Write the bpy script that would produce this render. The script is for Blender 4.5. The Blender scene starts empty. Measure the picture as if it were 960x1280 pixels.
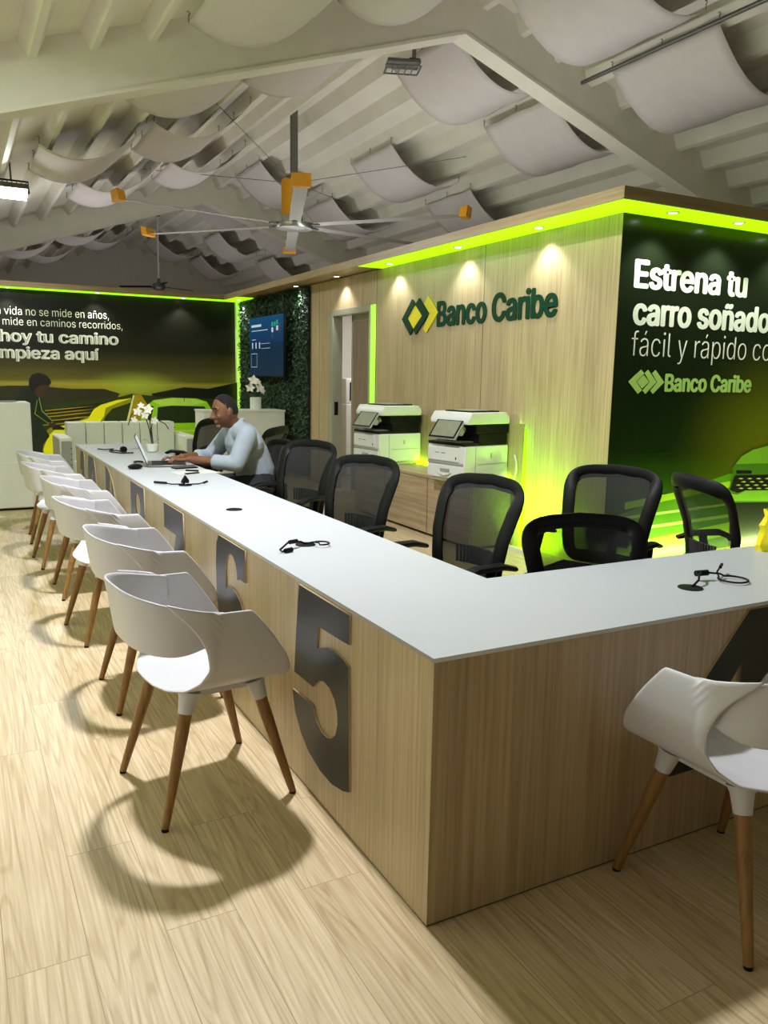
import bpy, bmesh, math, random
from mathutils import Vector, Matrix
random.seed(4)
R = math.radians
SC = bpy.context.scene
COL = SC.collection

# ------------------------------------------------------------------ camera
YAW, PITCH, ROLL, FPX = 0.49311, -0.16661, 0.01776, 1001.35
CAM = Vector((-1.0230, -1.6256, 1.4426))
FWD = Vector((math.sin(YAW)*math.cos(PITCH), math.cos(YAW)*math.cos(PITCH), math.sin(PITCH)))
_r = Vector((math.cos(YAW), -math.sin(YAW), 0)); _u = _r.cross(FWD)
RGT = math.cos(ROLL)*_r + math.sin(ROLL)*_u
UPV = -math.sin(ROLL)*_r + math.cos(ROLL)*_u
cam = bpy.data.objects.new('camera', bpy.data.cameras.new('camera')); COL.objects.link(cam)
_m = Matrix((RGT, UPV, -FWD)).transposed().to_4x4(); _m.translation = CAM
cam.matrix_world = _m
cam.data.sensor_fit = 'VERTICAL'; cam.data.sensor_height = 36; cam.data.lens = FPX*36/1280
cam.data.clip_start = 0.05; cam.data.clip_end = 100
SC.camera = cam

# ------------------------------------------------------------------ world, exposure
W = bpy.data.worlds.new('world'); SC.world = W; W.use_nodes = True
W.node_tree.nodes['Background'].inputs[0].default_value = (0.9, 0.95, 1, 1)
W.node_tree.nodes['Background'].inputs[1].default_value = 0.0
SC.view_settings.view_transform = 'Standard'; SC.view_settings.look = 'None'
SC.view_settings.gamma = 1; SC.view_settings.use_curve_mapping = False
SC.view_settings.exposure = 0.02
SC.cycles.use_denoising = True
SC.cycles.diffuse_bounces = 6; SC.cycles.max_bounces = 10; SC.cycles.transparent_max_bounces = 16
SC.cycles.sample_clamp_indirect = 4

FLOOD_W = 205.0          # one ceiling floodlight
def area_light(name, loc, power, sx, sy, color=(1, 1, 1), rot=(0, 0, 0), parent=None):
    d = bpy.data.lights.new(name, 'AREA'); d.shape = 'RECTANGLE'; d.size = sx; d.size_y = sy
    d.energy = power; d.color = color
    o = bpy.data.objects.new(name, d); COL.objects.link(o); o.location = loc; o.rotation_euler = rot
    if parent: o.parent = parent
    return o
def spot_light(name, loc, power, cone, parent=None, color=(1, 1, .98), rot=(0, 0, 0)):
    d = bpy.data.lights.new(name, 'SPOT'); d.energy = power; d.spot_size = cone; d.spot_blend = .6
    d.shadow_soft_size = .03; d.color = color
    o = bpy.data.objects.new(name, d); COL.objects.link(o); o.location = loc; o.rotation_euler = rot
    if parent: o.parent = parent
    return o

# ------------------------------------------------------------------ helpers
def at(px, py, ax, val):
    "the point of a photograph pixel on a wall, floor or table plane"
    v = FWD + RGT*((px-480)/FPX) - UPV*((py-640)/FPX)
    i = 'xyz'.index(ax)
    return CAM + v*((val-CAM[i])/v[i])

def tag(o, label, cat, group=None, kind=None):
    o['label'] = label; o['category'] = cat
    if group: o['group'] = group
    if kind: o['kind'] = kind
    return o
def thing(name, label, cat, loc=(0, 0, 0), rz=0, group=None):
    o = bpy.data.objects.new(name, None); COL.objects.link(o); o.empty_display_size = .1
    o.location = loc; o.rotation_euler = (0, 0, rz)
    return tag(o, label, cat, group)
def copy_thing(root, loc, rz, label, group=None):
    r = root.copy(); COL.objects.link(r); r.location = loc; r.rotation_euler = (0, 0, rz); r['label'] = label
    if group: r['group'] = group
    for ch in root.children:
        c = ch.copy(); COL.objects.link(c); c.parent = r
        for g in ch.children:
            e = g.copy(); COL.objects.link(e); e.parent = c
    return r

class MB:
    def __init__(s): s.v = []; s.f = []; s.m = []
    def add(s, vs, fs, mi=0):
        b = len(s.v); s.v += [tuple(v) for v in vs]; s.f += [tuple(b+i for i in f) for f in fs]; s.m += [mi]*len(fs)
        return s
    def box(s, c, size, M=None, mi=0):
        x, y, z = size[0]/2, size[1]/2, size[2]/2
        vs = [Vector((a*x, b*y, d*z)) for a in (-1, 1) for b in (-1, 1) for d in (-1, 1)]
        if M: vs = [M @ v for v in vs]
        vs = [v+Vector(c) for v in vs]
        return s.add(vs, [(0, 1, 3, 2), (4, 6, 7, 5), (0, 4, 5, 1), (2, 3, 7, 6), (0, 2, 6, 4), (1, 5, 7, 3)], mi)
    def bb(s, a, b, mi=0):
        a = Vector(a); b = Vector(b); d = b-a
        return s.box((a+b)/2, (abs(d.x), abs(d.y), abs(d.z)), None, mi)
    def tube(s, pts, r, n=10, mi=0, cap=True, flat=1.0, closed=False, upref=None):
        pts = [Vector(p) for p in pts]; k = len(pts)
        rr = r if isinstance(r, (list, tuple)) else [r]*k
        rings = []; prev = None
        for i, p in enumerate(pts):
            if closed: t = pts[(i+1) % k]-pts[i-1]
            else: t = pts[min(i+1, k-1)]-pts[max(i-1, 0)]
            t = t.normalized() if t.length > 1e-9 else Vector((0, 0, 1))
            if upref is not None: a = Vector(upref)
            elif prev is None: a = Vector((0, 0, 1)) if abs(t.z) < .9 else Vector((1, 0, 0))
            else: a = prev
            a = (a-t*a.dot(t))
            if a.length < 1e-6: a = t.orthogonal()
            a.normalize(); b = t.cross(a); prev = a
            rings.append([p+a*(math.cos(q)*rr[i])+b*(math.sin(q)*rr[i]*flat) for q in [2*math.pi*j/n for j in range(n)]])
        vs = [v for ring in rings for v in ring]; fs = []
        for i in range(k if closed else k-1):
            i2 = (i+1) % k
            for j in range(n): fs.append((i*n+j, i*n+(j+1) % n, i2*n+(j+1) % n, i2*n+j))
        if cap and not closed:
            fs.append(tuple(range(n))[::-1]); fs.append(tuple((k-1)*n+j for j in range(n)))
        return s.add(vs, fs, mi)
    def lathe(s, prof, c=(0, 0, 0), n=24, mi=0, M=None):
        c = Vector(c); vs = []; fs = []; k = len(prof)
        for r, z in prof:
            for j in range(n):
                q = 2*math.pi*j/n; v = Vector((r*math.cos(q), r*math.sin(q), z))
                vs.append((M @ v if M else v)+c)
        for i in range(k-1):
            for j in range(n): fs.append((i*n+j, i*n+(j+1) % n, (i+1)*n+(j+1) % n, (i+1)*n+j))
        fs.append(tuple(range(n))[::-1]); fs.append(tuple((k-1)*n+j for j in range(n)))
        return s.add(vs, fs, mi)
    def ball(s, c, r, n=14, M=None, mi=0):
        rx, ry, rz = (r, r, r) if not isinstance(r, (tuple, list)) else r
        c = Vector(c); vs = []; fs = []; m = n//2+1
        for i in range(m+1):
            th = math.pi*(i+.001)/(m+.002)
            for j in range(n):
                q = 2*math.pi*j/n
                v = Vector((rx*math.sin(th)*math.cos(q), ry*math.sin(th)*math.sin(q), rz*math.cos(th)))
                vs.append((M @ v if M else v)+c)
        for i in range(m):
            for j in range(n): fs.append((i*n+j, (i+1)*n+j, (i+1)*n+(j+1) % n, i*n+(j+1) % n))
        fs.append(tuple(range(n))); fs.append(tuple(m*n+j for j in range(n))[::-1])
        return s.add(vs, fs, mi)
    def grid(s, fn, nu, nv, mi=0):
        vs = [fn(i/nu, j/nv) for i in range(nu+1) for j in range(nv+1)]
        fs = [(i*(nv+1)+j, (i+1)*(nv+1)+j, (i+1)*(nv+1)+j+1, i*(nv+1)+j+1) for i in range(nu) for j in range(nv)]
        return s.add(vs, fs, mi)
    def prism(s, poly, fn, d0, d1, mi=0):
        "convex-ish outline poly mapped by fn(u,v,d)"
        n = len(poly); vs = [fn(u, v, d0) for u, v in poly]+[fn(u, v, d1) for u, v in poly]
        fs = [tuple(range(n))[::-1], tuple(range(n, 2*n))]+[(i, (i+1) % n, n+(i+1) % n, n+i) for i in range(n)]
        return s.add(vs, fs, mi)
    def mesh(s, name, mats, smooth=35):
        me = bpy.data.meshes.new(name); me.from_pydata(s.v, [], s.f)
        for m in (mats if isinstance(mats, (list, tuple)) else [mats]): me.materials.append(m)
        me.polygons.foreach_set('material_index', s.m)
        bm = bmesh.new(); bm.from_mesh(me); bmesh.ops.recalc_face_normals(bm, faces=bm.faces); bm.to_mesh(me); bm.free()
        if smooth:
            me.polygons.foreach_set('use_smooth', [True]*len(me.polygons)); me.set_sharp_from_angle(angle=R(smooth))
        me.update(); return me
    def build(s, name, mats, parent=None, smooth=35, bevel=0, solid=0, subsurf=0, loc=None):
        o = bpy.data.objects.new(name, s.mesh(name, mats, smooth)); COL.objects.link(o)
        if parent: o.parent = parent
        if loc: o.location = loc
        if solid:
            q = o.modifiers.new('thickness', 'SOLIDIFY'); q.thickness = solid; q.offset = 0
        if bevel:
            q = o.modifiers.new('bevel', 'BEVEL'); q.width = bevel; q.segments = 2; q.limit_method = 'ANGLE'; q.angle_limit = R(40)
        if subsurf:
            q = o.modifiers.new('sub', 'SUBSURF'); q.levels = subsurf; q.render_levels = subsurf
        return o
def struct(mb, name, mats, **k):
    o = mb.build(name, mats, **k); o['kind'] = 'structure'; return o

def bake(o, name, mats, parent=None, smooth=40):
    "evaluated mesh of a temporary object, then drop the temporary"
    dg = bpy.context.evaluated_depsgraph_get(); dg.update()
    me = bpy.data.meshes.new_from_object(o.evaluated_get(dg)); me.name = name
    me.materials.clear()
    for m in (mats if isinstance(mats, (list, tuple)) else [mats]): me.materials.append(m)
    bpy.data.objects.remove(o)
    if smooth:
        me.polygons.foreach_set('use_smooth', [True]*len(me.polygons)); me.set_sharp_from_angle(angle=R(smooth))
    n = bpy.data.objects.new(name, me); COL.objects.link(n)
    if parent: n.parent = parent
    return n

def plate(name, loops, depth, fn, mats, parent=None):
    "flat plate with holes; loops of (u,v), fn maps (u,v,w) to space; face = slot 0, edge = slot 1"
    cu = bpy.data.curves.new('tmp', 'CURVE'); cu.dimensions = '2D'; cu.fill_mode = 'BOTH'; cu.extrude = depth/2
    for lp in loops:
        sp = cu.splines.new('POLY'); sp.points.add(len(lp)-1); sp.use_cyclic_u = True
        for p, (u, v) in zip(sp.points, lp): p.co = (u, v, 0, 1)
    o = bpy.data.objects.new('tmp', cu); COL.objects.link(o)
    n = bake(o, name, mats, parent, smooth=0)
    me = n.data
    if len(me.materials) > 1:
        for p in me.polygons: p.material_index = 0 if p.normal.z > .5 else 1
    for v in me.vertices: v.co = fn(v.co.x, v.co.y, v.co.z+depth/2)
    me.update(); return n

try:
    SANS = bpy.data.fonts.load(bpy.utils.system_resource('DATAFILES', path='fonts')+'/Inter.woff2')
except Exception:
    SANS = None
def cap_height():
    cu = bpy.data.curves.new('tmp', 'FONT'); cu.body = 'H'; cu.size = 1
    if SANS: cu.font = SANS
    o = bpy.data.objects.new('tmp', cu); COL.objects.link(o)
    bpy.context.evaluated_depsgraph_get().update()
    me = bpy.data.meshes.new_from_object(o.evaluated_get(bpy.context.evaluated_depsgraph_get())); bpy.data.objects.remove(o)
    h = max(v.co.y for v in me.vertices); bpy.data.meshes.remove(me); return h
CAPH = cap_height()
def text_mesh(body, width, cap, bold, fn, name, mats, parent=None, depth=.004, right=False):
    cu = bpy.data.curves.new('tmp', 'FONT'); cu.body = body; cu.size = 1; cu.extrude = .5; cu.resolution_u = 3
    if SANS: cu.font = SANS
    if bold < 0: cu.offset = bold
    o = bpy.data.objects.new('tmp', cu); COL.objects.link(o)
    n = bake(o, name, mats, parent, smooth=0); me = n.data
    xs = [v.co.x for v in me.vertices]; x0, x1 = min(xs), max(xs)
    bm = bmesh.new(); bm.from_mesh(me)
    if bold > 0:                                    # heavier strokes
        src = bm.copy(); tmp = bpy.data.meshes.new('tmp'); src.to_mesh(tmp); src.free()
        for k in range(8):
            a = 2*math.pi*k/8; t2 = tmp.copy(); t2.transform(Matrix.Translation((bold*math.cos(a)*1.25, bold*math.sin(a)*.7, .0004*(k+1)))); bm.from_mesh(t2); bpy.data.meshes.remove(t2)
        bpy.data.meshes.remove(tmp)
        x0 -= bold; x1 += bold
    sx = width/(x1-x0); sy = cap/CAPH
    for v in bm.verts:
        x = (v.co.x-x0)*sx - (width if right else 0)
        v.co = fn(x, v.co.y*sy, (v.co.z+.5)*depth)
    bm.to_mesh(me); bm.free(); me.update(); return n

# ------------------------------------------------------------------ materials
def lin(c):
    return tuple((x/12.92 if x <= .04045 else ((x+.055)/1.055)**2.4) for x in [q/255 for q in c])
def mat(name, rgb, rough=.5, metal=0, spec=.5, emit=None, es=0, alpha=1, noise=0, nscale=30, coat=0, bump=0, srgb=True):
    m = bpy.data.materials.new(name); m.use_nodes = True; nt = m.node_tree; b = nt.nodes['Principled BSDF']
    c = lin(rgb) if srgb else rgb
    b.inputs['Base Color'].default_value = (*c, 1); b.inputs['Roughness'].default_value = rough
    b.inputs['Metallic'].default_value = metal; b.inputs['Specular IOR Level'].default_value = spec
    b.inputs['Alpha'].default_value = alpha; b.inputs['Coat Weight'].default_value = coat
    if emit:
        b.inputs['Emission Color'].default_value = (*emit, 1); b.inputs['Emission Strength'].default_value = es
    if noise or bump:
        tc = nt.nodes.new('ShaderNodeTexCoord'); nz = nt.nodes.new('ShaderNodeTexNoise'); nz.inputs['Scale'].default_value = nscale
        nz.inputs['Detail'].default_value = 4; nt.links.new(tc.outputs['Object'], nz.inputs['Vector'])
        if noise:
            cr = nt.nodes.new('ShaderNodeValToRGB')
            cr.color_ramp.elements[0].position = .3; cr.color_ramp.elements[1].position = .7
            cr.color_ramp.elements[0].color = (*[x*(1-noise) for x in c], 1); cr.color_ramp.elements[1].color = (*[min(1, x*(1+noise)) for x in c], 1)
            nt.links.new(nz.outputs['Fac'], cr.inputs[0]); nt.links.new(cr.outputs[0], b.inputs['Base Color'])
        if bump:
            bp = nt.nodes.new('ShaderNodeBump'); bp.inputs['Strength'].default_value = bump; bp.inputs['Distance'].default_value = .003
            nt.links.new(nz.outputs['Fac'], bp.inputs['Height']); nt.links.new(bp.outputs[0], b.inputs['Normal'])
    return m
def N(nt, t, **kw):
    n = nt.nodes.new(t)
    for k, v in kw.items():
        if isinstance(k, str) and k.startswith('i_'): n.inputs[k[2:].replace('_', ' ')].default_value = v
        else: setattr(n, k, v)
    return n
def ramp(nt, fac, stops):
    cr = nt.nodes.new('ShaderNodeValToRGB'); e = cr.color_ramp.elements
    while len(e) < len(stops): e.new(.5)
    for x, (p, c) in zip(e, stops): x.position = p; x.color = (*c, 1)
    nt.links.new(fac, cr.inputs[0]); return cr.outputs[0]
def mixc(nt, mode, fac, a, b):
    n = nt.nodes.new('ShaderNodeMix'); n.data_type = 'RGBA'; n.blend_type = mode
    for s, v in ((0, fac), (6, a), (7, b)):
        if hasattr(v, 'is_linked') or hasattr(v, 'links'): nt.links.new(v, n.inputs[s])
        else: n.inputs[s].default_value = v if s == 0 else (*v, 1)
    return n.outputs[2]
def wood(name, light, dark, axis='z', rough=.45, stretch=2.0, fine=70, fleck=.35, seams=None):
    "laminate with straight grain along one axis"
    m = bpy.data.materials.new(name); m.use_nodes = True; nt = m.node_tree; b = nt.nodes['Principled BSDF']
    tc = N(nt, 'ShaderNodeTexCoord'); mp = N(nt, 'ShaderNodeMapping')
    sc = [fine]*3; sc['xyz'.index(axis)] = stretch; mp.inputs['Scale'].default_value = sc
    nt.links.new(tc.outputs['Object'], mp.inputs['Vector'])
    n1 = N(nt, 'ShaderNodeTexNoise', i_Scale=1.0, i_Detail=5.0, i_Roughness=.6); nt.links.new(mp.outputs[0], n1.inputs['Vector'])
    mp2 = N(nt, 'ShaderNodeMapping'); sc2 = [7]*3; sc2['xyz'.index(axis)] = .5; mp2.inputs['Scale'].default_value = sc2
    nt.links.new(tc.outputs['Object'], mp2.inputs['Vector'])
    n2 = N(nt, 'ShaderNodeTexNoise', i_Scale=1.0, i_Detail=3.0); nt.links.new(mp2.outputs[0], n2.inputs['Vector'])
    c1 = ramp(nt, n1.outputs['Fac'], [(.3, lin(dark)), (.62, lin(light))])
    c2 = ramp(nt, n2.outputs['Fac'], [(.3, (1-fleck, 1-fleck, 1-fleck)), (.65, (1, 1, 1))])
    c = mixc(nt, 'MULTIPLY', 1.0, c1, c2)
    if seams:
        ax, positions = seams
        sp = N(nt, 'ShaderNodeSeparateXYZ'); nt.links.new(tc.outputs['Object'], sp.inputs[0])
        for q in positions:
            cm = N(nt, 'ShaderNodeMath', operation='COMPARE'); cm.inputs[1].default_value = q; cm.inputs[2].default_value = .004
            nt.links.new(sp.outputs['xyz'.index(ax)], cm.inputs[0])
            c = mixc(nt, 'MIX', cm.outputs[0], c, (.03, .025, .02))
    nt.links.new(c, b.inputs['Base Color']); b.inputs['Roughness'].default_value = rough
    bp = N(nt, 'ShaderNodeBump', i_Strength=.08, i_Distance=.001); nt.links.new(n1.outputs['Fac'], bp.inputs['Height'])
    nt.links.new(bp.outputs[0], b.inputs['Normal'])
    return m

def floor_material():
    m = bpy.data.materials.new('oak_plank_floor'); m.use_nodes = True; nt = m.node_tree; b = nt.nodes['Principled BSDF']
    tc = N(nt, 'ShaderNodeTexCoord')
    rot = N(nt, 'ShaderNodeMapping'); rot.inputs['Rotation'].default_value = (0, 0, R(90)); rot.inputs['Location'].default_value = (.3, .045, 0)
    nt.links.new(tc.outputs['Object'], rot.inputs['Vector'])
    br = N(nt, 'ShaderNodeTexBrick', offset=.37, i_Scale=1.0, i_Mortar_Size=.0016, i_Mortar_Smooth=.4, i_Brick_Width=1.25, i_Row_Height=.19)
    br.inputs['Color1'].default_value = (0, 0, 0, 1); br.inputs['Color2'].default_value = (1, 1, 1, 1); br.inputs['Mortar'].default_value = (.5, .5, .5, 1)
    nt.links.new(rot.outputs[0], br.inputs['Vector'])
    # each plank shifts its own grain
    sep = N(nt, 'ShaderNodeSeparateColor'); nt.links.new(br.outputs['Color'], sep.inputs[0])
    off = N(nt, 'ShaderNodeMath', operation='MULTIPLY'); off.inputs[1].default_value = 13.7; nt.links.new(sep.outputs[0], off.inputs[0])
    cb = N(nt, 'ShaderNodeCombineXYZ'); nt.links.new(off.outputs[0], cb.inputs[0]); nt.links.new(off.outputs[0], cb.inputs[2])
    ad = N(nt, 'ShaderNodeVectorMath', operation='ADD'); nt.links.new(tc.outputs['Object'], ad.inputs[0]); nt.links.new(cb.outputs[0], ad.inputs[1])
    mp = N(nt, 'ShaderNodeMapping'); mp.inputs['Scale'].default_value = (7, .45, 3); nt.links.new(ad.outputs[0], mp.inputs['Vector'])
    n1 = N(nt, 'ShaderNodeTexNoise', i_Scale=1.0, i_Detail=2.0, i_Distortion=.3); nt.links.new(mp.outputs[0], n1.inputs['Vector'])
    ml = N(nt, 'ShaderNodeMath', operation='MULTIPLY'); ml.inputs[1].default_value = 105; nt.links.new(n1.outputs['Fac'], ml.inputs[0])
    sn = N(nt, 'ShaderNodeMath', operation='SINE'); nt.links.new(ml.outputs[0], sn.inputs[0])
    mp3 = N(nt, 'ShaderNodeMapping'); mp3.inputs['Scale'].default_value = (110, 3, 60); nt.links.new(ad.outputs[0], mp3.inputs['Vector'])
    n3 = N(nt, 'ShaderNodeTexNoise', i_Scale=1.0, i_Detail=4.0); nt.links.new(mp3.outputs[0], n3.inputs['Vector'])
    base = ramp(nt, n3.outputs['Fac'], [(.25, lin((188, 164, 128))), (.7, lin((222, 203, 172)))])
    ring = ramp(nt, sn.outputs[0], [(.0, (1, 1, 1)), (.45, (.97, .96, .94)), (1.0, (.79, .74, .66))])
    c = mixc(nt, 'MULTIPLY', .75, base, ring)
    tone = ramp(nt, sep.outputs[0], [(0, (.86, .84, .80)), (1, (1.0, 1.0, 1.0))])
    c = mixc(nt, 'MULTIPLY', 1.0, c, tone)
    fm = N(nt, 'ShaderNodeMath', operation='MULTIPLY'); fm.inputs[1].default_value = .55; nt.links.new(br.outputs['Fac'], fm.inputs[0])
    c = mixc(nt, 'MIX', fm.outputs[0], c, lin((120, 98, 66)))
    nt.links.new(c, b.inputs['Base Color']); b.inputs['Roughness'].default_value = .42; b.inputs['Specular IOR Level'].default_value = .35
    bp = N(nt, 'ShaderNodeBump', i_Strength=.12, i_Distance=.002); nt.links.new(n3.outputs['Fac'], bp.inputs['Height']); nt.links.new(bp.outputs[0], b.inputs['Normal'])
    return m

M_floor = floor_material()
M_paint = mat('ceiling_white_paint', (222, 219, 207), .6, noise=.04, nscale=3)
M_beam = mat('beam_white_paint', (224, 221, 208), .55, noise=.03, nscale=4)
M_sail = mat('sail_cloth', (205, 199, 198), .9, spec=.1, noise=.03, nscale=5)
M_wallw = mat('white_wall_paint', (214, 212, 204), .7, noise=.02, nscale=5)
M_wood = wood('laminate_vertical_grain', (196, 176, 140), (168, 145, 108), 'z', .42, 1.6, 60, .16, seams=('y', [8.35, 8.62, 6.72, 4.6]))
M_woodc = wood('counter_laminate', (196, 174, 140), (168, 144, 112), 'z', .42, 1.6, 75, .18)
M_woodh = wood('cabinet_laminate', (190, 168, 138), (158, 136, 106), 'y', .45, 2.0, 40, .22)
M_fascia = wood('fascia_laminate', (186, 166, 128), (156, 134, 98), 'y', .4, 1.5, 60, .18)
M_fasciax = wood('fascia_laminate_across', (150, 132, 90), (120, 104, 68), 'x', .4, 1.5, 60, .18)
M_top = mat('white_solid_surface', (190, 194, 203), .38, noise=.015, nscale=2)
M_edge = mat('slab_edge', (196, 196, 192), .5, noise=.02)
M_plastic = mat('white_plastic', (204, 204, 211), .42, noise=.01, nscale=8)
M_beech = wood('beech_leg', (160, 120, 66), (128, 92, 46), 'z', .4, 4, 60, .25)
M_digit = mat('number_plate_grey', (26, 31, 33), .4, noise=.04, nscale=20)
M_digedge = mat('number_plate_edge', (176, 156, 122), .6, noise=.05)
M_black = mat('black_plastic', (11, 11, 13), .5, spec=.2, noise=.1, nscale=40)
M_fabric = mat('black_fabric', (16, 16, 18), .9, noise=.25, nscale=400, bump=.2)
M_mesh = mat('chair_mesh', (13, 14, 15), .8, alpha=.88, noise=.2, nscale=500)
M_chrome = mat('brushed_steel', (190, 190, 188), .3, 1, noise=.05)
M_grey = mat('grey_metal', (120, 120, 116), .4, .8, noise=.05)
M_silver = mat('fan_blade_aluminium', (184, 182, 176), .4, .5, noise=.03)
M_yellow = mat('fan_yellow', (230, 160, 10), .45, noise=.04)
M_alu = mat('door_aluminium', (168, 168, 150), .4, .3, noise=.04, nscale=6)
M_led = mat('green_led_diffuser', (150, 255, 0), .5, emit=(.38, 1.0, .0), es=1.35, noise=.01)
M_lednarrow = mat('green_led_strip', (170, 255, 20), .5, emit=(.56, .80, .16), es=.55, noise=.01)
M_ledglow = mat('green_led_bright', (170, 255, 20), .5, emit=(.36, 1.0, .0), es=3, noise=.01)
M_lamp = mat('lamp_white', (255, 250, 235), .5, emit=(1, .93, .8), es=30, noise=.01)
M_dl = mat('downlight_white', (255, 255, 245), .5, emit=(1, .98, .9), es=14, noise=.01)
M_white = mat('white_lacquer', (222, 224, 216), .35, noise=.02, nscale=4)
M_leather = mat('white_leather', (214, 218, 204), .5, noise=.03, nscale=60, bump=.1)
M_printw = mat('printer_white', (216, 218, 216), .4, noise=.02, nscale=10)
M_printg = mat('printer_grey', (150, 152, 148), .45, noise=.03)
# ------------------------------------------------------------------ structure
struct(MB().bb((-4.7, -6, -.1), (12.3, 25, 0)), 'floor', M_floor, smooth=0)

RX, SL = 3.79, .332
VAL = 5.40
def roof(x): return VAL - SL*abs(x-RX)
# ribbed roof deck: both slopes
prof = []
x = RX
k = 0
base = []
pat = [(0, 0), (.13, 0), (.21, -.155), (.27, -.155), (.35, 0)]
for i in range(18):
    for dx, dz in pat: base.append((dx+i*.48, dz))
ceil = MB()
for sgn in (1, -1):
    pts = [(RX+sgn*d, VAL-SL*d+dz) for d, dz in base if d < 8.5]
    n = len(pts); ys = [-6 + 31*j/6 for j in range(7)]
    vs = [(px, y, pz) for y in ys for px, pz in pts]
    ceil.add(vs, [(j*n+i, j*n+i+1, (j+1)*n+i+1, (j+1)*n+i) for j in range(6) for i in range(n-1)])
    ceil.add([(RX, -6, VAL+.12), (RX, 25, VAL+.12), (RX+sgn*8.6, 25, VAL+.12-SL*8.6), (RX+sgn*8.6, -6, VAL+.12-SL*8.6)], [(0, 1, 2, 3)])
struct(ceil, 'ceiling', M_paint, smooth=0)

def portal(y, name):
    b = MB()
    def fn(u, v, d): return Vector((u, d, v))
    for sgn in (1, -1):
        e = RX+sgn*8.3
        b.prism([(RX, 4.90), (RX, 5.42), (e, 5.42-SL*8.3), (e, 4.90-SL*8.3)], fn, y+.02, y+.22)
        b.prism([(RX, 4.88), (RX, 4.91), (e, 4.91-SL*8.3), (e, 4.88-SL*8.3)], fn, y, y+.24)
        b.bb((e-.12, y, 0), (e+.12, y+.24, 4.95-SL*8.3))
    return struct(b, name, M_beam, smooth=0)
portal(5.77, 'beam_near'); portal(15.2, 'beam_far'); portal(-3.65, 'beam_rear')

def gable(y, name):
    b = MB(); e = 8.5
    b.prism([(RX-e, 0), (RX+e, 0), (RX+e, roof(RX+e)+.1), (RX, VAL+.1), (RX-e, roof(RX-e)+.1)], lambda u, v, d: Vector((u, d, v)), y, y+.1)
    return struct(b, name, M_wallw, smooth=0)
gable(24.6, 'wall_north_gable'); gable(-6, 'wall_south_gable')
struct(MB().bb((-4.8, -6, 0), (-4.7, 24.7, 2.75)), 'wall_west', M_wallw, smooth=0)
struct(MB().bb((12.2, -6, 0), (12.3, 24.7, 2.75)), 'wall_east_outer', M_wallw, smooth=0)

XW, YW, ZW, YM = 3.32, 2.90, 2.642, 11.80
# wood wall with door opening
DY0, DY1, DZ = 6.86, 7.98, 2.235
w = MB(); w.bb((XW, YW, 0), (XW+.1, DY0, ZW)); w.bb((XW, DY1, 0), (XW+.1, YM, ZW)); w.bb((XW, DY0, DZ), (XW+.1, DY1, ZW))
struct(w, 'wall_east', M_wood, smooth=0)
M_darkwall = mat('printed_panel_black', (18, 22, 14), .25, noise=.1, nscale=2)
struct(MB().bb((XW+.1, YW+.005, 0), (8.2, YW+.1, ZW)), 'wall_south_east', M_wallw, smooth=0)
struct(MB().bb((-4.7, YM, 0), (XW+.1, YM+.1, ZW)), 'wall_north', M_wallw, smooth=0)
# fascia, soffits, box roof
f = MB()
f.bb((2.98, 2.55, 2.64), (3.0, 11.45, 2.72)); struct(f, 'trim_1', M_fascia, smooth=0)
struct(MB().bb((2.98, 2.55-.002, 2.64), (8.2, 2.57, 2.72)), 'trim_2', M_fasciax, smooth=0)
struct(MB().bb((-4.7, 11.45, 2.64), (3.0, 11.47, 2.72)), 'trim_3', M_fasciax, smooth=0)
s = MB(); s.bb((3.0, 2.57, 2.655), (3.34, 11.47, 2.70)); struct(s, 'trim_4', M_fascia, smooth=0)
s = MB(); s.bb((3.34, 2.57, 2.655), (8.2, 12.5, 2.70)); struct(s, 'ceiling_office', M_wallw, smooth=0)
s = MB(); s.bb((-4.7, 11.47, 2.655), (3.34, 12.5, 2.70)); struct(s, 'trim_5', M_fasciax, smooth=0)

# green LED soffit panels
def led(name, a, b, label, m=M_led):
    return tag(MB().bb(a, b).build(name, m, smooth=0), label, 'LED light')
led('led_soffit_light', (3.0, 2.57, 2.643), (3.32, 6.6, 2.655), 'bright green LED panel under the soffit above the gold and green wall logo')
led('led_soffit_light', (3.32, 2.57, 2.643), (8.2, 2.9, 2.655), 'bright green LED panel under the soffit above the dark car poster')
led('led_soffit_light', (-4.7, 11.47, 2.643), (3.0, 11.8, 2.655), 'thin bright green LED line above the road mural on the far wall')
led('led_soffit_light', (3.0, 11.0, 2.643), (3.32, 11.8, 2.655), 'short green LED panel in the soffit corner beside the leafy wall')
led('led_light_strip', (3.300, 6.73, .02), (3.318, 6.83, 2.262), 'vertical green LED strip along the right side of the doorway', M_lednarrow)
led('led_light_strip', (3.29, 11.6, .02), (3.318, 11.78, 2.635), 'tall vertical green LED strip between the road mural and the leafy wall', M_lednarrow)
# strip over the west side, lighting the near roof beam from below
wp = MB(); wp.bb((-3.95, -1, 0), (-3.5, 9.5, 2.5)); struct(wp, 'wall_west_partition', M_wood, smooth=0)
area_light('led_uplight_lamp', (-3.55, 5.2, 2.56), 75, .06, 6, (.42, 1, .04), (math.pi, 0, 0))
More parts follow.
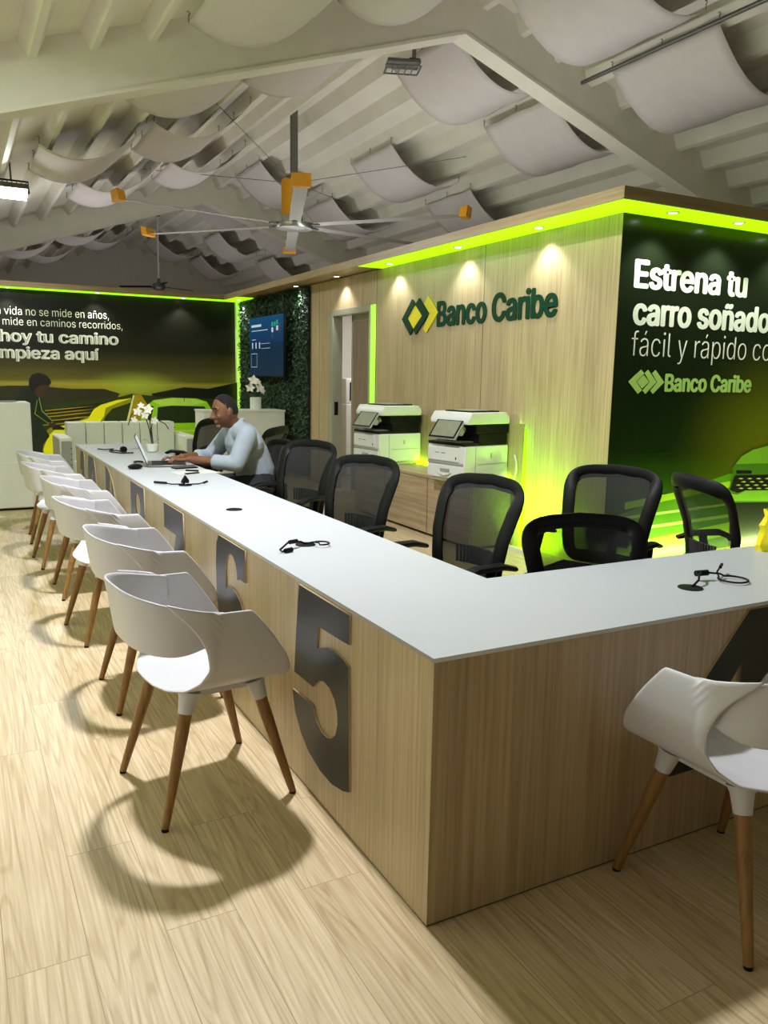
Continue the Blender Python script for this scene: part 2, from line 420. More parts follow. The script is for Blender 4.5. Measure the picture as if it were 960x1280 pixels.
# added unseen window band, throws white light in from the left
wn = bpy.data.objects.new('added_window_1', None); COL.objects.link(wn); wn.location = (-3.5, 1.6, 1.6); wn['kind'] = 'structure'
b = MB(); b.bb((.0, -2.7, -.64), (.03, 2.7, -.6)); b.bb((.0, -2.7, .6), (.03, 2.7, .64))
for yy in (-2.7, -1.35, 0, 1.35, 2.66): b.bb((.0, yy, -.6), (.03, yy+.04, .6))
b.build('added_window_frame', M_white, wn, smooth=0)
MB().bb((.002, -2.68, -.6), (.008, 2.68, .6)).build('added_window_pane', mat('added_bright_pane', (230, 235, 240), .3, emit=(.9, .95, 1), es=.6), wn, smooth=0)
area_light('window_fill_lamp', (.04, 0, 0), 20, 1.2, 5.3, (.96, .97, 1), (0, R(-90), 0), wn)
led('led_light_strip', (-3.58, -1, 2.5), (-3.52, 9.5, 2.53), 'long green LED strip along the top of the left wooden partition', M_ledglow)

def fill(name, a, b, loc, sx, sy, power, col, label):  # added unseen strips shining up to brighten the roof
    t = tag(MB().bb(a, b).build(name, M_white, smooth=0), label, 'cove light')
    area_light('fill_lamp', loc, power, sx, sy, col, (math.pi, 0, 0))
fill('fill_light', (4.3, 3.2, 2.70), (4.4, 11.2, 2.74), (4.35, 7.2, 2.76), .08, 8, 48, (1, .99, .97), 'added white cove light on top of the wooden office box')
fill('fill_light', (-3.0, 12.3, 2.70), (5.0, 12.4, 2.74), (1.0, 12.35, 2.76), 8, .08, 45, (1, .99, .97), 'added white cove light on top of the mural partition')
fill('fill_light', (-3.9, -1, 2.5), (-3.8, 9.5, 2.54), (-3.85, 4.2, 2.56), .08, 10, 18, (1, 1, .97), 'added white cove light on top of the left wooden partition')
fill('floor_fill_light', (1.0, 18.0, 0), (5.0, 18.1, .2), (3.0, 18.05, .22), 4, .08, 55, (1, .99, .97), 'added white uplight standing on the floor behind the mural partition')  # added lamp, hidden by the mural wall, lifts the far roof bays
# downlights
def downlight(x, y, label, group, p=20):
    t = thing('downlight', label, 'ceiling light', (x, y, 2.643), 0, group)
    MB().lathe([(.030, 0), (.048, 0), (.048, -.006), (.034, -.008), (.030, -.004)], n=20).build('trim_ring', M_white, t)
    MB().lathe([(.001, -.002), (.032, -.002), (.032, -.005), (.001, -.005)], n=20).build('lens', M_dl, t)
    spot_light('downlight_lamp', (0, 0, -.03), p, R(110), t)
for y, lb in ((3.69, 'round downlight in the green soffit, nearest the wall corner above the wall logo'),
              (4.86, 'round downlight in the green soffit above the last letters of the wall logo'),
              (6.19, 'round downlight in the green soffit above the rhombus of the wall logo'),
              (7.53, 'round downlight in the wooden soffit above the open doorway'),
              (8.85, 'round downlight in the wooden soffit above the right edge of the leafy wall'),
              (11.33, 'round downlight in the soffit corner between leafy wall and road mural')):
    downlight(3.19, y, lb, 'downlights along the wooden wall')
for x, lb in ((3.61, 'round downlight above the dark car poster, nearest the wall corner'), (4.31, 'round downlight above the dark car poster, second from the corner'),
              (5.05, 'round downlight above the dark car poster, third from the corner'), (5.8, 'round downlight above the dark car poster, fourth from the corner')):
    downlight(x, 2.71, lb, 'downlights over the dark poster', 44)
for x, lb in ((-.21, 'round downlight above the road mural at its left end'), (1.04, 'round downlight above the road mural, over the end of the headline'),
              (2.36, 'round downlight above the road mural, over the printed green car')):
    downlight(x, 11.62, lb, 'downlights over the road mural', 34)

# office behind the door
struct(MB().bb((5.0, 5.0, 0), (5.1, 11.8, 2.65)), 'wall_office', M_wallw, smooth=0)
struct(MB().bb((3.42, 9.6, 0), (5.0, 9.7, 2.65)), 'wall_office_north', M_wallw, smooth=0)
t = thing('office_fill_fixture', 'added white lamp inside the office behind the doorway', 'ceiling light', (4.3, 8.0, 2.655))  # added lamp that brightens the room behind the doorway
MB().bb((-.3, -.15, -.03), (.3, .15, 0)).build('housing', M_white, t, smooth=0)
MB().bb((-.28, -.13, -.034), (.28, .13, -.03)).build('diffuser', M_dl, t, smooth=0)
area_light('office_fill_lamp', (0, 0, -.06), 25, .5, .25, (.95, .97, 1), parent=t)

# door frame and sliding leaf
d = bpy.data.objects.new('door_1', None); COL.objects.link(d); d.location = (XW, 7.4, 0); d['kind'] = 'structure'
fr = MB(); fr.bb((-.03, .46, 0), (.11, .60, 2.19)); fr.bb((-.03, -.56, 0), (.11, -.54, 2.19)); fr.bb((-.03, -.56, 2.19), (.11, .60, 2.265))
fr.build('door_frame', M_alu, d, bevel=.003)
M_leaf = wood('sliding_door_brown', (142, 124, 104), (120, 102, 84), 'z', .5, 2, 40, .15)
lf = MB().bb((.115, -.9, .01), (.15, .17, 2.12)); lf.build('door_leaf', M_leaf, d, smooth=0)
lf = MB().bb((.112, -.9, 2.12), (.155, .20, 2.2)); lf.bb((.112, .17, .01), (.155, .20, 2.2)); lf.build('leaf_frame', M_alu, d, smooth=0)
hb = MB().bb((.0, .452, .95), (.05, .462, 1.12)); hb.build('latch_plate', M_black, d, smooth=0)
t = thing('water_dispenser', 'white upright water dispenser with dark display seen through the doorway', 'water dispenser', (4.2, 9.15, 0))
MB().bb((-.18, -.18, 0), (.18, .18, 1.05)).build('body', M_printw, t, bevel=.015)
MB().bb((-.16, -.12, 1.05), (.16, .16, 1.42)).build('tower', M_printw, t, bevel=.02)
MB().bb((-.1, -.135, 1.1), (.1, -.12, 1.36)).build('display', M_black, t, bevel=.004)

# ------------------------------------------------------------------ floodlights
def floodlight(loc, label, on, rz=0, post=.25, tilt=0, power=1):
    t = thing('floodlight', label, 'floodlight', loc, rz, 'ceiling floodlights')
    MB().bb((-.19, -.14, -.02), (.19, .14, .05)).build('housing', M_grey, t, bevel=.01)
    fins = MB()
    for i in range(7): fins.bb((-.17+i*.055, -.12, .05), (-.16+i*.055, .12, .085))
    fins.build('heat_sink', M_grey, t, smooth=0)
    MB().tube([(-.2, 0, 0), (-.2, 0, .16), (.2, 0, .16), (.2, 0, 0)], .012, 8).build('bracket', M_black, t)
    MB().tube([(0, 0, .16), (0, 0, .16+post)], .012, 8).build('hanging_rod', M_grey, t)
    MB().bb((-.175, -.125, -.03), (.175, .125, -.021)).build('lens', M_lamp if on else M_printg, t, smooth=0)
    if on: area_light('flood_lamp', (0, 0, -.04), FLOOD_W*power, .22, .16, (.97, .985, 1), parent=t)
    t.rotation_euler = (tilt, 0, rz)
    return t
floodlight((0.0, 2.42, 4.0), 'lit floodlight on a rod above the row of white chairs', True, post=.05)
floodlight((-.18, 10.15, 3.70), 'lit floodlight glowing on a wire near the left edge of the ceiling', True, post=.3, tilt=R(-20), power=.36)
# unlit caged lamp by the ridge
t = thing('floodlight', 'unlit caged floodlight on a short post by the ridge of the near beam', 'floodlight', (3.5, 6.5, 4.76), R(-20), 'ceiling floodlights')
MB().bb((-.2, -.11, -.01), (.16, .11, .03)).build('housing', M_grey, t, bevel=.01)
cg = MB()
for i in range(6): cg.tube([(-.2+i*.07, -.13, -.05), (-.2+i*.07, .13, -.05)], .007, 6)
cg.tube([(-.21, -.13, -.05), (.16, -.13, -.05), (.16, .13, -.05), (-.21, .13, -.05)], .009, 6, closed=True)
cg.build('wire_cage', M_grey, t)
MB().tube([(.1, 0, .0), (.1, 0, .40)], .022, 10).build('post', M_grey, t)
MB().bb((.04, -.05, .0), (.16, .05, .06)).build('clamp', M_black, t, bevel=.005)

# ------------------------------------------------------------------ ceiling sails
def hang(x): return VAL-.155-SL*abs(x-RX)-.035
SPAN, SLEN, SAG = 1.2, 1.36, .27
def make_sail(side):
    b = MB(); dz = -SL*SPAN
    def fn(u, v):
        sag = SAG*4*u*(1-u)*(1-.10*(1-abs(2*v-1)))
        scal = .018*math.sin(v*math.pi*2)**2*(1 if u in (0, 1) else max(0, 1-8*min(u, 1-u)))
        return Vector((side*SPAN*u, SLEN*v, dz*u-sag-scal))
    b.grid(fn, 20, 12)
    return b
def make_hook(side, u, v):
    b = MB(); p = Vector((side*SPAN*u, SLEN*v, -SL*SPAN*u))
    b.tube([p+Vector((0, 0, 0)), p+Vector((.0, 0, .06))], .004, 6)
    b.tube([p+Vector((0, 0, .05)), p+Vector((.012, 0, .07)), p+Vector((0, 0, .085)), p+Vector((-.014, 0, .075))], .005, 6)
    return b
sail_proto = {}
def sail(xe, y, side, label):
    loc = (xe, y, hang(xe)); g = 'white cloth sails under the roof'
    if side in sail_proto: return copy_thing(sail_proto[side], loc, 0, label, g)
    t = thing('ceiling_sail', label, 'ceiling sail', loc, 0, g); sail_proto[side] = t
    make_sail(side).build('cloth', M_sail, t, solid=.004)
    for u in (0, 1):
        for v in (0, .5, 1): make_hook(side, u, v).build('hook', M_grey, t)
    return t
# right slope: upper edge x ; left slope: upper edge x (mirror), y start
rows_r = [(3.97, 'in front of the near roof beam', (3.98, 5.36)), (6.28, 'just behind the near roof beam', (3.98, 5.34)), (9.40, 'level with the big fan', (4.91, 6.33)),
          (12.52, 'just before the far roof beam', (3.98, 5.38)), (15.55, 'just behind the far roof beam', (3.90, 5.30)), (18.12, 'midway behind the far beam', (4.9, 6.3)), (21.2, 'last before the gable', (4.05, 5.33))]
for y, nm, xs in rows_r:
    for x, w_ in zip(xs, ('inner', 'outer')):
        sail(x, y, 1, f'white ceiling sail right of the ridge, {w_} one {nm}')
rows_l = [(3.97, 'in front of the near roof beam', (.85, 2.17)), (6.05, 'just behind the near roof beam', (.75, 1.97)), (8.65, 'by the lit floodlight', (.02, 1.30)),
          (11.55, 'just before the far roof beam', (.83, 2.2)), (16.9, 'midway behind the far beam', (.04, 1.18)), (19.55, 'last before the gable', (.8, 2.1))]
for y, nm, xs in rows_l:
    for x, w_ in zip(xs, ('outer', 'inner')):
        sail(x+SPAN, y, -1, f'white ceiling sail left of the ridge, {w_} one {nm}')

# thin conduits and cables on the deck
tag(MB().tube([(5.28, 3.0, 4.66), (5.28, 5.7, 4.66)], .022, 10).build('conduit', M_grey), 'grey pipe under the ribs right of the ridge, in front of the near beam', 'pipe')
for i, (x, y0, y1, lb) in enumerate(((4.55, 6.2, 15, 'thin dark cable running along the rib right of the fan rod'), (3.5, 6, 15, 'thin cable along the left side of the ridge behind the near beam'))):
    z = roof(x)-.02 if i != 1 else roof(x)-.02
    tag(MB().tube([(x, y0, z), (x, (y0+y1)/2, z-.015), (x, y1, z)], .008, 6).build('ceiling_cable', M_black), lb, 'cable')

# ------------------------------------------------------------------ fans
t = thing('ceiling_fan', 'huge six-blade ceiling fan with yellow tips and motor', 'ceiling fan', (3.79, 10.42, 3.72))
MB().bb((-.05, -.04, .55), (.05, .04, 1.68)).build('drop_rod', M_grey, t, bevel=.006)
mo = MB(); mo.lathe([(.13, .06), (.13, .3), (.1, .34), (.1, .55), (.06, .6)], n=20); mo.build('motor_housing', M_black, t)
MB().lathe([(.085, .12), (.09, .14), (.09, .62), (.07, .66), (.02, .67)], (-.13, -.05, 0), 18).build('motor', M_yellow, t)
MB().lathe([(.08, -.02), (.085, .0), (.085, .12)], (-.13, -.05, 0), 18).build('gear_case', M_chrome, t)
hub = MB().lathe([(.05, -.06), (.28, -.05), (.3, -.02), (.3, .03), (.14, .06)], n=24); hub.build('hub', M_chrome, t)
for k_ in range(6):
    a = R(10+60*k_); M_ = Matrix.Rotation(a, 3, 'Z'); P_ = Matrix.Rotation(R(-3), 3, 'X')
    b = MB()
    sec = [(-.09, 0), (-.05, .012), (.03, .010), (.09, -.004), (.03, .0), (-.05, .002)]
    vs = [];
    for xx in (.36, 2.68):
        for q in sec: vs.append(M_ @ (Vector((xx, 0, 0))+P_ @ Vector((0, q[0], q[1]))))
    n = len(sec)
    b.add(vs, [tuple(range(n))[::-1], tuple(range(n, 2*n))]+[(i, (i+1) % n, n+(i+1) % n, n+i) for i in range(n)])
    bl = b.build('blade', M_silver, t, smooth=0)
    b = MB().box(M_ @ Vector((.32, 0, 0)), (.22, .07, .03), M_); b.build('blade_holder', M_grey, bl, smooth=0)
    b = MB(); c0 = [(2.67, -.11, -.03), (2.78, -.11, -.03), (2.80, -.11, .12), (2.69, -.11, .09)]
    vs = [M_ @ Vector((q[0], sgn*.12, q[2])) for sgn in (-1, 1) for q in c0]
    b.add(vs, [(0, 1, 2, 3), (4, 7, 6, 5), (0, 4, 5, 1), (1, 5, 6, 2), (2, 6, 7, 3), (3, 7, 4, 0)]); b.build('blade_tip', M_yellow, bl, smooth=0, bevel=.006)
gw = MB()
for dx, dy in ((-1.9, -2), (2.1, -1.6), (2.0, 2.4), (-1.8, 2.2)): gw.tube([(0, 0, .62), (dx, dy, roof(3.79+dx)-3.76)], .005, 5)
gw.build('guy_wires', M_grey, t)
t = thing('ceiling_fan', 'distant small three-blade ceiling fan on a thin white rod', 'ceiling fan', (3.79, 19.6, 3.61))
MB().tube([(0, 0, .1), (0, 0, 1.76)], .022, 10).build('drop_rod', M_white, t)
MB().lathe([(.05, 1.7), (.11, 1.76), (.11, 1.78)], n=16).build('canopy', M_grey, t)
MB().lathe([(.03, -.1), (.14, -.07), (.17, 0), (.14, .07), (.05, .1), (.03, .2)], n=20).build('motor_housing', M_grey, t)
for k_ in range(3):
    M_ = Matrix.Rotation(R(25+120*k_), 3, 'Z'); b = MB(); b.box(M_ @ Vector((.62, 0, 0)), (.86, .14, .012), M_ @ Matrix.Rotation(R(10), 3, 'X')); b.build('blade', M_black, t, bevel=.004)
# ------------------------------------------------------------------ reception counter
CL, CW, CD = 6.6, .60, .62           # length of the long arm, its width, depth of the short arm
t = thing('reception_counter', 'long L-shaped wood-clad counter with big dark numbers', 'counter', (0, 0, 0))
MB().bb((.002, .002, .006), (.022, CL, .738)).build('front_panel', M_woodc, t, smooth=0)
M_woodc2 = M_woodc
MB().bb((.022, .002, .006), (4.2, .022, .738)).build('side_panel', M_woodc2, t, smooth=0)
for y in (.30, 1.80, 2.78, 3.75, 5.12, 6.0, 6.57):
    MB().bb((.022, y-.01, .006), (.40, y+.01, .738)).build('support_panel', M_woodc, t, smooth=0)
for x in (1.7, 2.9, 4.1):
    MB().bb((x-.01, .022, .006), (x+.01, .52, .738)).build('support_panel', M_woodc, t, smooth=0)
kb = MB(); kb.bb((.006, .006, 0), (.03, CL-.01, .006)); kb.bb((.006, .006, 0), (4.2, .03, .006)); kb.build('plinth', M_black, t, smooth=0)

def fx(u, v, w): return Vector((.002-w, u, v))          # plates on the long face: u = y
def arc(c, rx, ry, a0, a1, n=14): return [(c[0]+rx*math.cos(R(a0+(a1-a0)*i/n)), c[1]+ry*math.sin(R(a0+(a1-a0)*i/n))) for i in range(n+1)]
def px5(zx, zy):
    p = at(100+zx/2.087, 680+zy/2.087, 'x', 0); return (p.y, min(p.z, .732))
five = [[px5(*q) for q in ((575, 100), (708, 180), (706, 263), (690, 254), (625, 214), (622, 271), (650, 270), (668, 278), (690, 300), (705, 321), (706, 647), (690, 644), (660, 625), (630, 590), (600, 540), (580, 490), (565, 435), (558, 376), (612, 421), (615, 440), (622, 466), (634, 490), (648, 504), (660, 507), (670, 498), (676, 470), (675, 440), (668, 405), (655, 375), (640, 358), (628, 356), (618, 366), (612, 372), (563, 332), (568, 220))]]
def glyph(y0, loops, wd=.44, z0=.165, h=.567): return [[(y0+wd/2-u*wd, z0+v*h) for u, v in lp] for lp in loops]
six_o = [(.06, .93), (.14, 1.0), (.98, 1.0), (.98, .76), (.74, .76)]+arc((.55, .74), .19, .17, 0, 180, 10)+[(.36, .60), (.44, .64), (.56, .65), (.70, .63), (.84, .58), (.93, .51), (.98, .45)]+[(.98, .0), (.86, .005), (.7, .03), (.5, .09), (.32, .17), (.18, .27), (.08, .4), (.04, .52), (.03, .75)]
def hole(cu, cv, ru, rv): return arc((cu, cv), ru, rv, 0, 345, 23)
glyphs = [('five', five), ('six', glyph(1.675, [six_o, hole(.55, .30, .17, .16)])),
          ('seven', glyph(2.68, [[(0, .99), (.98, .99), (1.0, .62), (.86, .45), (.72, .2), (.64, 0), (.24, 0), (.3, .22), (.42, .46), (.62, .74), (0, .74)]])),
          ('eight', glyph(3.645, [[(.02, 1), (.98, 1), (1.0, .6), (.95, .52), (1.0, .44), (.98, .06), (.8, 0), (.2, 0), (.02, .06), (0, .44), (.05, .52), (0, .6)], hole(.5, .76, .2, .14), hole(.5, .27, .2, .17)])),
          ('nine', glyph(4.65, [[(1-u, 1-v) for u, v in six_o], hole(.45, .70, .17, .16)])),
          ('ten', glyph(6.1, [[(.2, 1), (.75, 1), (.75, 0), (.3, 0), (.3, .7), (.05, .66), (.05, .8)]], .36)), ('ten', glyph(5.58, [[(.04, .8), (.2, 1), (.8, 1), (.96, .8), (.96, .2), (.8, 0), (.2, 0), (.04, .2)], hole(.5, .5, .17, .3)], .46))]
for nm, lp in glyphs:
    q = plate('number_plate', lp, .008, fx, [M_digit, M_digedge], t); q['label'] = f'dark grey raised number {nm} on the counter front'
four = [[(.0, .12), (.0, .32), (.56, 1), (.86, 1), (.86, .3), (1.0, .3), (1.0, .12), (.86, .12), (.86, 0), (.54, 0), (.54, .12)], [(.24, .3), (.54, .3), (.54, .70)]]
q = plate('number_plate', [[(.83+u*.62, .165+v*.567) for u, v in lp] for lp in four], .008, lambda u, v, w: Vector((u, .002-w, v)), [M_digit, M_digedge], t)
q['label'] = 'dark grey raised number four on the short counter side'

# countertop
tp = plate('countertop', [[(0, 0), (4.2, 0), (4.2, CD), (CW, CD), (CW, CL), (0, CL)]], .012, lambda u, v, w: Vector((u, v, .738+w)), [M_top, M_edge])
tag(tp, 'thin white L-shaped countertop lying on the wood-clad counter', 'countertop')

# ------------------------------------------------------------------ white armchairs
def shell_mesh():
    cs = [(-1, .278, .715), (-.93, .286, .655), (-.86, .288, .590), (-.78, .282, .530), (-.68, .262, .480), (-.56, .222, .448), (-.40, .155, .433), (-.2, .08, .428), (0, 0, .426)]
    def cat(ts, q):
        ts_ = sorted(ts)
        for (a, b) in zip(ts_, ts_[1:]):
            if a[0] <= q <= b[0]:
                w_ = (q-a[0])/(b[0]-a[0]); return [a[i]+(b[i]-a[i])*w_ for i in range(1, len(a))]
        return list(ts_[-1][1:])
    half = [(abs(c[0]), c[1], c[2]) for c in cs]
    front = [(0, .20), (.4, .205), (.6, .205), (.72, .195), (.8, .175), (.88, .135), (.94, .095), (1, .055)]
    OUT = lambda x: (math.sqrt(max(0, 1-min(1, (-.07-x)/.208)**2.5))**.72 if x < -.07 else 1)
    rear = [(0, -.215), (.2, -.21), (.4, -.19), (.56, -.155), (.68, -.115), (.78, -.09), (.86, -.10), (.92, -.13), (.96, -.165), (1, -.21)]
    b = MB()
    def fn(u, v):
        s_ = -1+2*u; a = abs(s_); y, z = cat(half, a); xf = cat(front, a)[0]; xr = cat(rear, a)[0]
        x = xr+(xf-xr)*v
        dip = -.012*math.sin(v*math.pi)*max(0, 1-a/.6)
        back = .012*max(0, 1-v*2.2)*max(0, 1-a/.6)          # little lip at the rear
        droop = -.012*max(0, v-.75)*4*max(0, 1-a/.6)
        fl = 1+.03*v if a > .6 else 1
        if x < -.07 and a > .5:
            co = min(1, (-.07-x)/.208)**1.25; an = math.acos(co)/R(98); zt = .775-.062*an**1.7
            k_ = max(0, (a-.70)/.30); y = y*(1-k_)+(.286*OUT(x)+.008)*k_; z = z+max(0, (a-.78)/.22)**1.2*(zt-.712); x = x-.022*co*k_
        return Vector((x, math.copysign(y*fl, s_), z+dip+back+droop-(.02*v*max(0, a-.6))))
    b.grid(fn, 72, 20)
    def band(u, v):
        a = -1+2*u; q = a*R(98)
        co, si = math.cos(q), math.sin(q)
        x0 = -.07-.208*math.copysign(abs(co)**.8, co); y0 = -.276*math.copysign(abs(si)**.72, si)
        e = max(0, abs(a)-.55)/.45
        zt = .775-.070*abs(a)**1.7; zb = .575+.045*e**2
        z = zb+(zt-zb)*v
        lean = .030*(v-.2)*max(0, co)
        return Vector((x0-lean, y0*(1-.02*(1-v)), z))
    b.grid(band, 80, 8)
    return b
def make_armchair(label, loc, rz, group):
    t = thing('armchair', label, 'chair', loc, rz, group)
    sh = shell_mesh().build('shell', M_plastic, t, smooth=60, solid=.009, subsurf=1)
    for sx in (-1, 1):
        for sy in (-1, 1):
            top = Vector((.115*sx, .165*sy, .424)); foot = Vector((.228*sx, .228*sy, 0)); d_ = (foot-top)
            c_ = MB(); c_.tube([top, top+d_*.04, top+d_*.16], [.040, .031, .024], 14); c_.build('leg_collar', M_plastic, t)
            b = MB(); b.tube([top+d_*.155, top+d_*.30, foot+Vector((0, 0, .008))], [.0215, .0215, .0125], 14); b.build('leg', M_beech, t)
            b = MB(); b.tube([foot+Vector((0, 0, .010)), foot], [.0125, .012], 12); b.build('foot_cap', M_black, t)
    for sy in (-1, 1): c_ = MB(); c_.bb((-.13, sy*.16-.01, .402), (.13, sy*.16+.01, .422)); c_.build('seat_rail', M_plastic, t)
    return t
ch = make_armchair('nearest white plastic armchair, in front of the number 5', (-.306, 1.02, 0), R(6), 'white armchairs with wooden legs')
for x, y, rz, lb in ((-.25, 1.972, 0, 'white plastic armchair in front of the number 6, second from the counter corner'),
                     (-.272, 2.955, 6, 'white plastic armchair in front of the number 7, third from the counter corner'),
                     (-.25, 3.925, 1, 'white plastic armchair in front of the number 8, fourth from the counter corner'),
                     (-.295, 4.86, 3, 'white plastic armchair in front of the number 9, fifth from the counter corner'),
                     (-.268, 5.83, -3, 'farthest white plastic armchair in the row, in front of the number 10'),
                     (.872, -.262, 90, 'white plastic armchair at the short side of the counter, by the number 4')):
    copy_thing(ch, (x, y, 0), R(rz), lb)

# ------------------------------------------------------------------ black mesh office chairs
M_lumbar = mat('lumbar_grey', (58, 58, 60), .5, noise=.05)
def back_curve(s_, v):
    "s_ -1..1 across, v 0..1 up -> point of the back"
    hw = .180+.05*min(1, v*1.2)
    z = .53+.45*v; x = -.205-.10*v+.035*math.sin(v*math.pi)+.055*(s_*s_)-.04
    return Vector((x, s_*hw, z-.022*v*v*s_*s_))
def make_office_chair(label, loc, rz, group):
    t = thing('office_chair', label, 'office chair', loc, rz, group)
    b = MB(); n = 96; ring = []
    for i in range(n):
        q = 2*math.pi*i/n; c, s_ = math.cos(q), math.sin(q); e = .22
        ring.append(back_curve(math.copysign(abs(s_)**e, s_), .5+.5*math.copysign(abs(c)**e, c)))
    b.tube(ring, .013, 10, closed=True, flat=2.75, upref=(1, 0, -.12))
    b.build('back_frame', M_black, t, smooth=60)
    b = MB(); b.grid(lambda u, v: back_curve((-1+2*u)*.95, .03+.94*v)+Vector((.004, 0, 0)), 14, 14); b.build('mesh_back', M_mesh, t, smooth=60)
    b = MB(); sp = []
    for i in range(13):
        yy = -.125+.25*i/12; up = i % 2
        for zz in ((.60, .68) if not up else (.68, .60)): sp.append(back_curve(yy/.22, (zz-.53)/.45)+Vector((-.014, 0, 0)))
    b.tube(sp, .0075, 6); b.build('lumbar_support', M_lumbar, t)
    b = MB(); b.bb((-.22, -.235, .43), (.25, .235, .475)); b.bb((-.20, -.225, .475), (.235, .225, .50)); b.build('seat', M_fabric, t, bevel=.02)
    b = MB(); b.tube([(-.12, 0, .415), (-.27, 0, .42), (-.32, 0, .50), (-.31, 0, .62)], [.03, .03, .028, .022], 10); b.bb((-.12, -.09, .38), (.1, .09, .43)); b.build('back_bracket', M_black, t)
    for sy in (-1, 1):
        b = MB(); b.tube([(-.02, sy*.2, .42), (-.02, sy*.285, .44), (-.03, sy*.295, .56), (-.06, sy*.29, .655)], [.018, .02, .02, .022], 10)
        a = b.build('armrest', M_black, t)
        b = MB(); b.tube([(-.2, sy*.288, .645), (-.12, sy*.288, .665), (.03, sy*.286, .668), (.09, sy*.284, .645), (.1, sy*.284, .625)], [.024, .032, .034, .03, .02], 10, flat=.5, upref=(0, 1, 0)); b.build('arm_pad', M_black, a)
    b = MB(); b.lathe([(.028, .12), (.028, .28), (.018, .28), (.018, .39)], n=16); b.build('gas_lift', M_chrome, t)
    b = MB(); b.lathe([(.02, .07), (.055, .07), (.05, .125), (.03, .13)], n=16)
    for k_ in range(5):
        a = R(72*k_); b.tube([(.03*math.cos(a), .03*math.sin(a), .105), (.28*math.cos(a), .28*math.sin(a), .075)], [.024, .017], 8)
    b.build('star_base', M_black, t)
    for k_ in range(5):
        a = R(72*k_); c = Vector((.285*math.cos(a), .285*math.sin(a), .030)); b = MB(); M_ = Matrix.Rotation(a, 3, 'Z') @ Matrix.Rotation(R(90), 3, 'X')
        b.lathe([(.001, -.02), (.027, -.02), (.03, -.012), (.03, .012), (.027, .02), (.001, .02)], c, 14, 0, M_); b.tube([c, c+Vector((0, 0, .055))], .009, 6); b.build('caster', M_black, t)
    return t
def back_at(x, y, rz, rec=-.30): # place so that the back's top centre stands at x,y
    a = R(rz); return (x-rec*math.cos(a), y-rec*math.sin(a), 0)
OCG = 'black mesh office chairs'
spots = [((1.10, 1.35), 190, 'black mesh office chair in the inner counter corner, in front of the right printer'),
         ((1.0, 2.34), 200, 'black mesh office chair in front of the left printer'),
         ((1.12, 3.42), 202, 'black mesh office chair in front of the doorway, next to the seated man'),
         ((1.45, 4.95), 135, 'black mesh office chair behind the seated man, before the leafy wall'),
         ((1.33, 6.45), 128, 'black mesh office chair beyond the laptop, before the printed green car'),
         ((1.99, 1.45), 203, 'black mesh office chair standing against the edge of the dark car poster'),
         ((1.19, .80), 250, 'low black mesh office chair tucked under the short counter'),
         ((2.10, 1.03), -18, 'black mesh office chair turned sideways in front of the printed car')]
oc = None
for (x, y), rz, lb in spots:
    l = back_at(x, y, rz)
    if oc is None: oc = make_office_chair(lb, l, R(rz), OCG); last = oc
    else: last = copy_thing(oc, l, R(rz), lb)
    if lb.startswith('low'): last.location.z = -.0; last.scale = (1, 1, .9)
man_chair = copy_thing(oc, back_at(1.32, 4.50, 184), R(184), 'black mesh office chair the man in the pale shirt sits on')
man_chair.scale = (1, 1, .92)

# ------------------------------------------------------------------ printer cabinet, backsplash
t = thing('printer_cabinet', 'low wooden cabinet under the two printers', 'cabinet', (0, 0, 0))
b = MB(); b.bb((2.80, 3.92, .02), (3.20, 6.12, .535)); b.build('body', M_woodh, t, smooth=0)
b = MB(); b.bb((2.78, 3.91, .535), (3.22, 6.13, .562)); b.build('top', M_woodh, t, smooth=0)
for y0, y1 in ((5.475, 6.12), (4.63, 5.455), (3.925, 4.61)):
    b = MB(); b.bb((2.782, y0, .03), (2.80, y1, .53)); dd = b.build('door', M_woodh, t, smooth=0)
M_splash = wood('backsplash_laminate', (170, 156, 110), (148, 132, 90), 'z', .45, 1.6, 60, .12)
tag(MB().bb((3.262, 3.86, 0), (3.274, 6.14, 1.07)).build('backsplash_panel', M_splash, smooth=0), 'upright wooden panel between the printers and the wall, lit green from behind', 'panel')
area_light('led_glow_lamp', (3.297, 3.96, .52), 60, 1.0, .035, (.34, 1, .0), (R(90), R(90), 0))
led('led_light_strip', (3.28, 3.97, .01), (3.315, 4.0, 1.04), 'vertical green LED strip behind the panel, glowing on the wall right of the printers', M_ledglow)
led('led_light_strip', (3.232, 4.0, .563), (3.258, 6.1, .570), 'green LED strip along the back of the printer cabinet top', mat('green_led_low', (170, 255, 20), .5, emit=(.42, 1, 0), es=34, noise=.01))

led('fill_floor_bar', (3.12, 3.40, .0), (3.15, 3.9, .03), 'added green light bar on the floor washing the wooden wall right of the printers', M_white)  # added bar, with the lamp below, to widen the green wall glow
area_light('led_glow_lamp', (3.145, 3.60, .045), 40, .5, .03, (.34, 1, .0), (0, R(-125), 0))
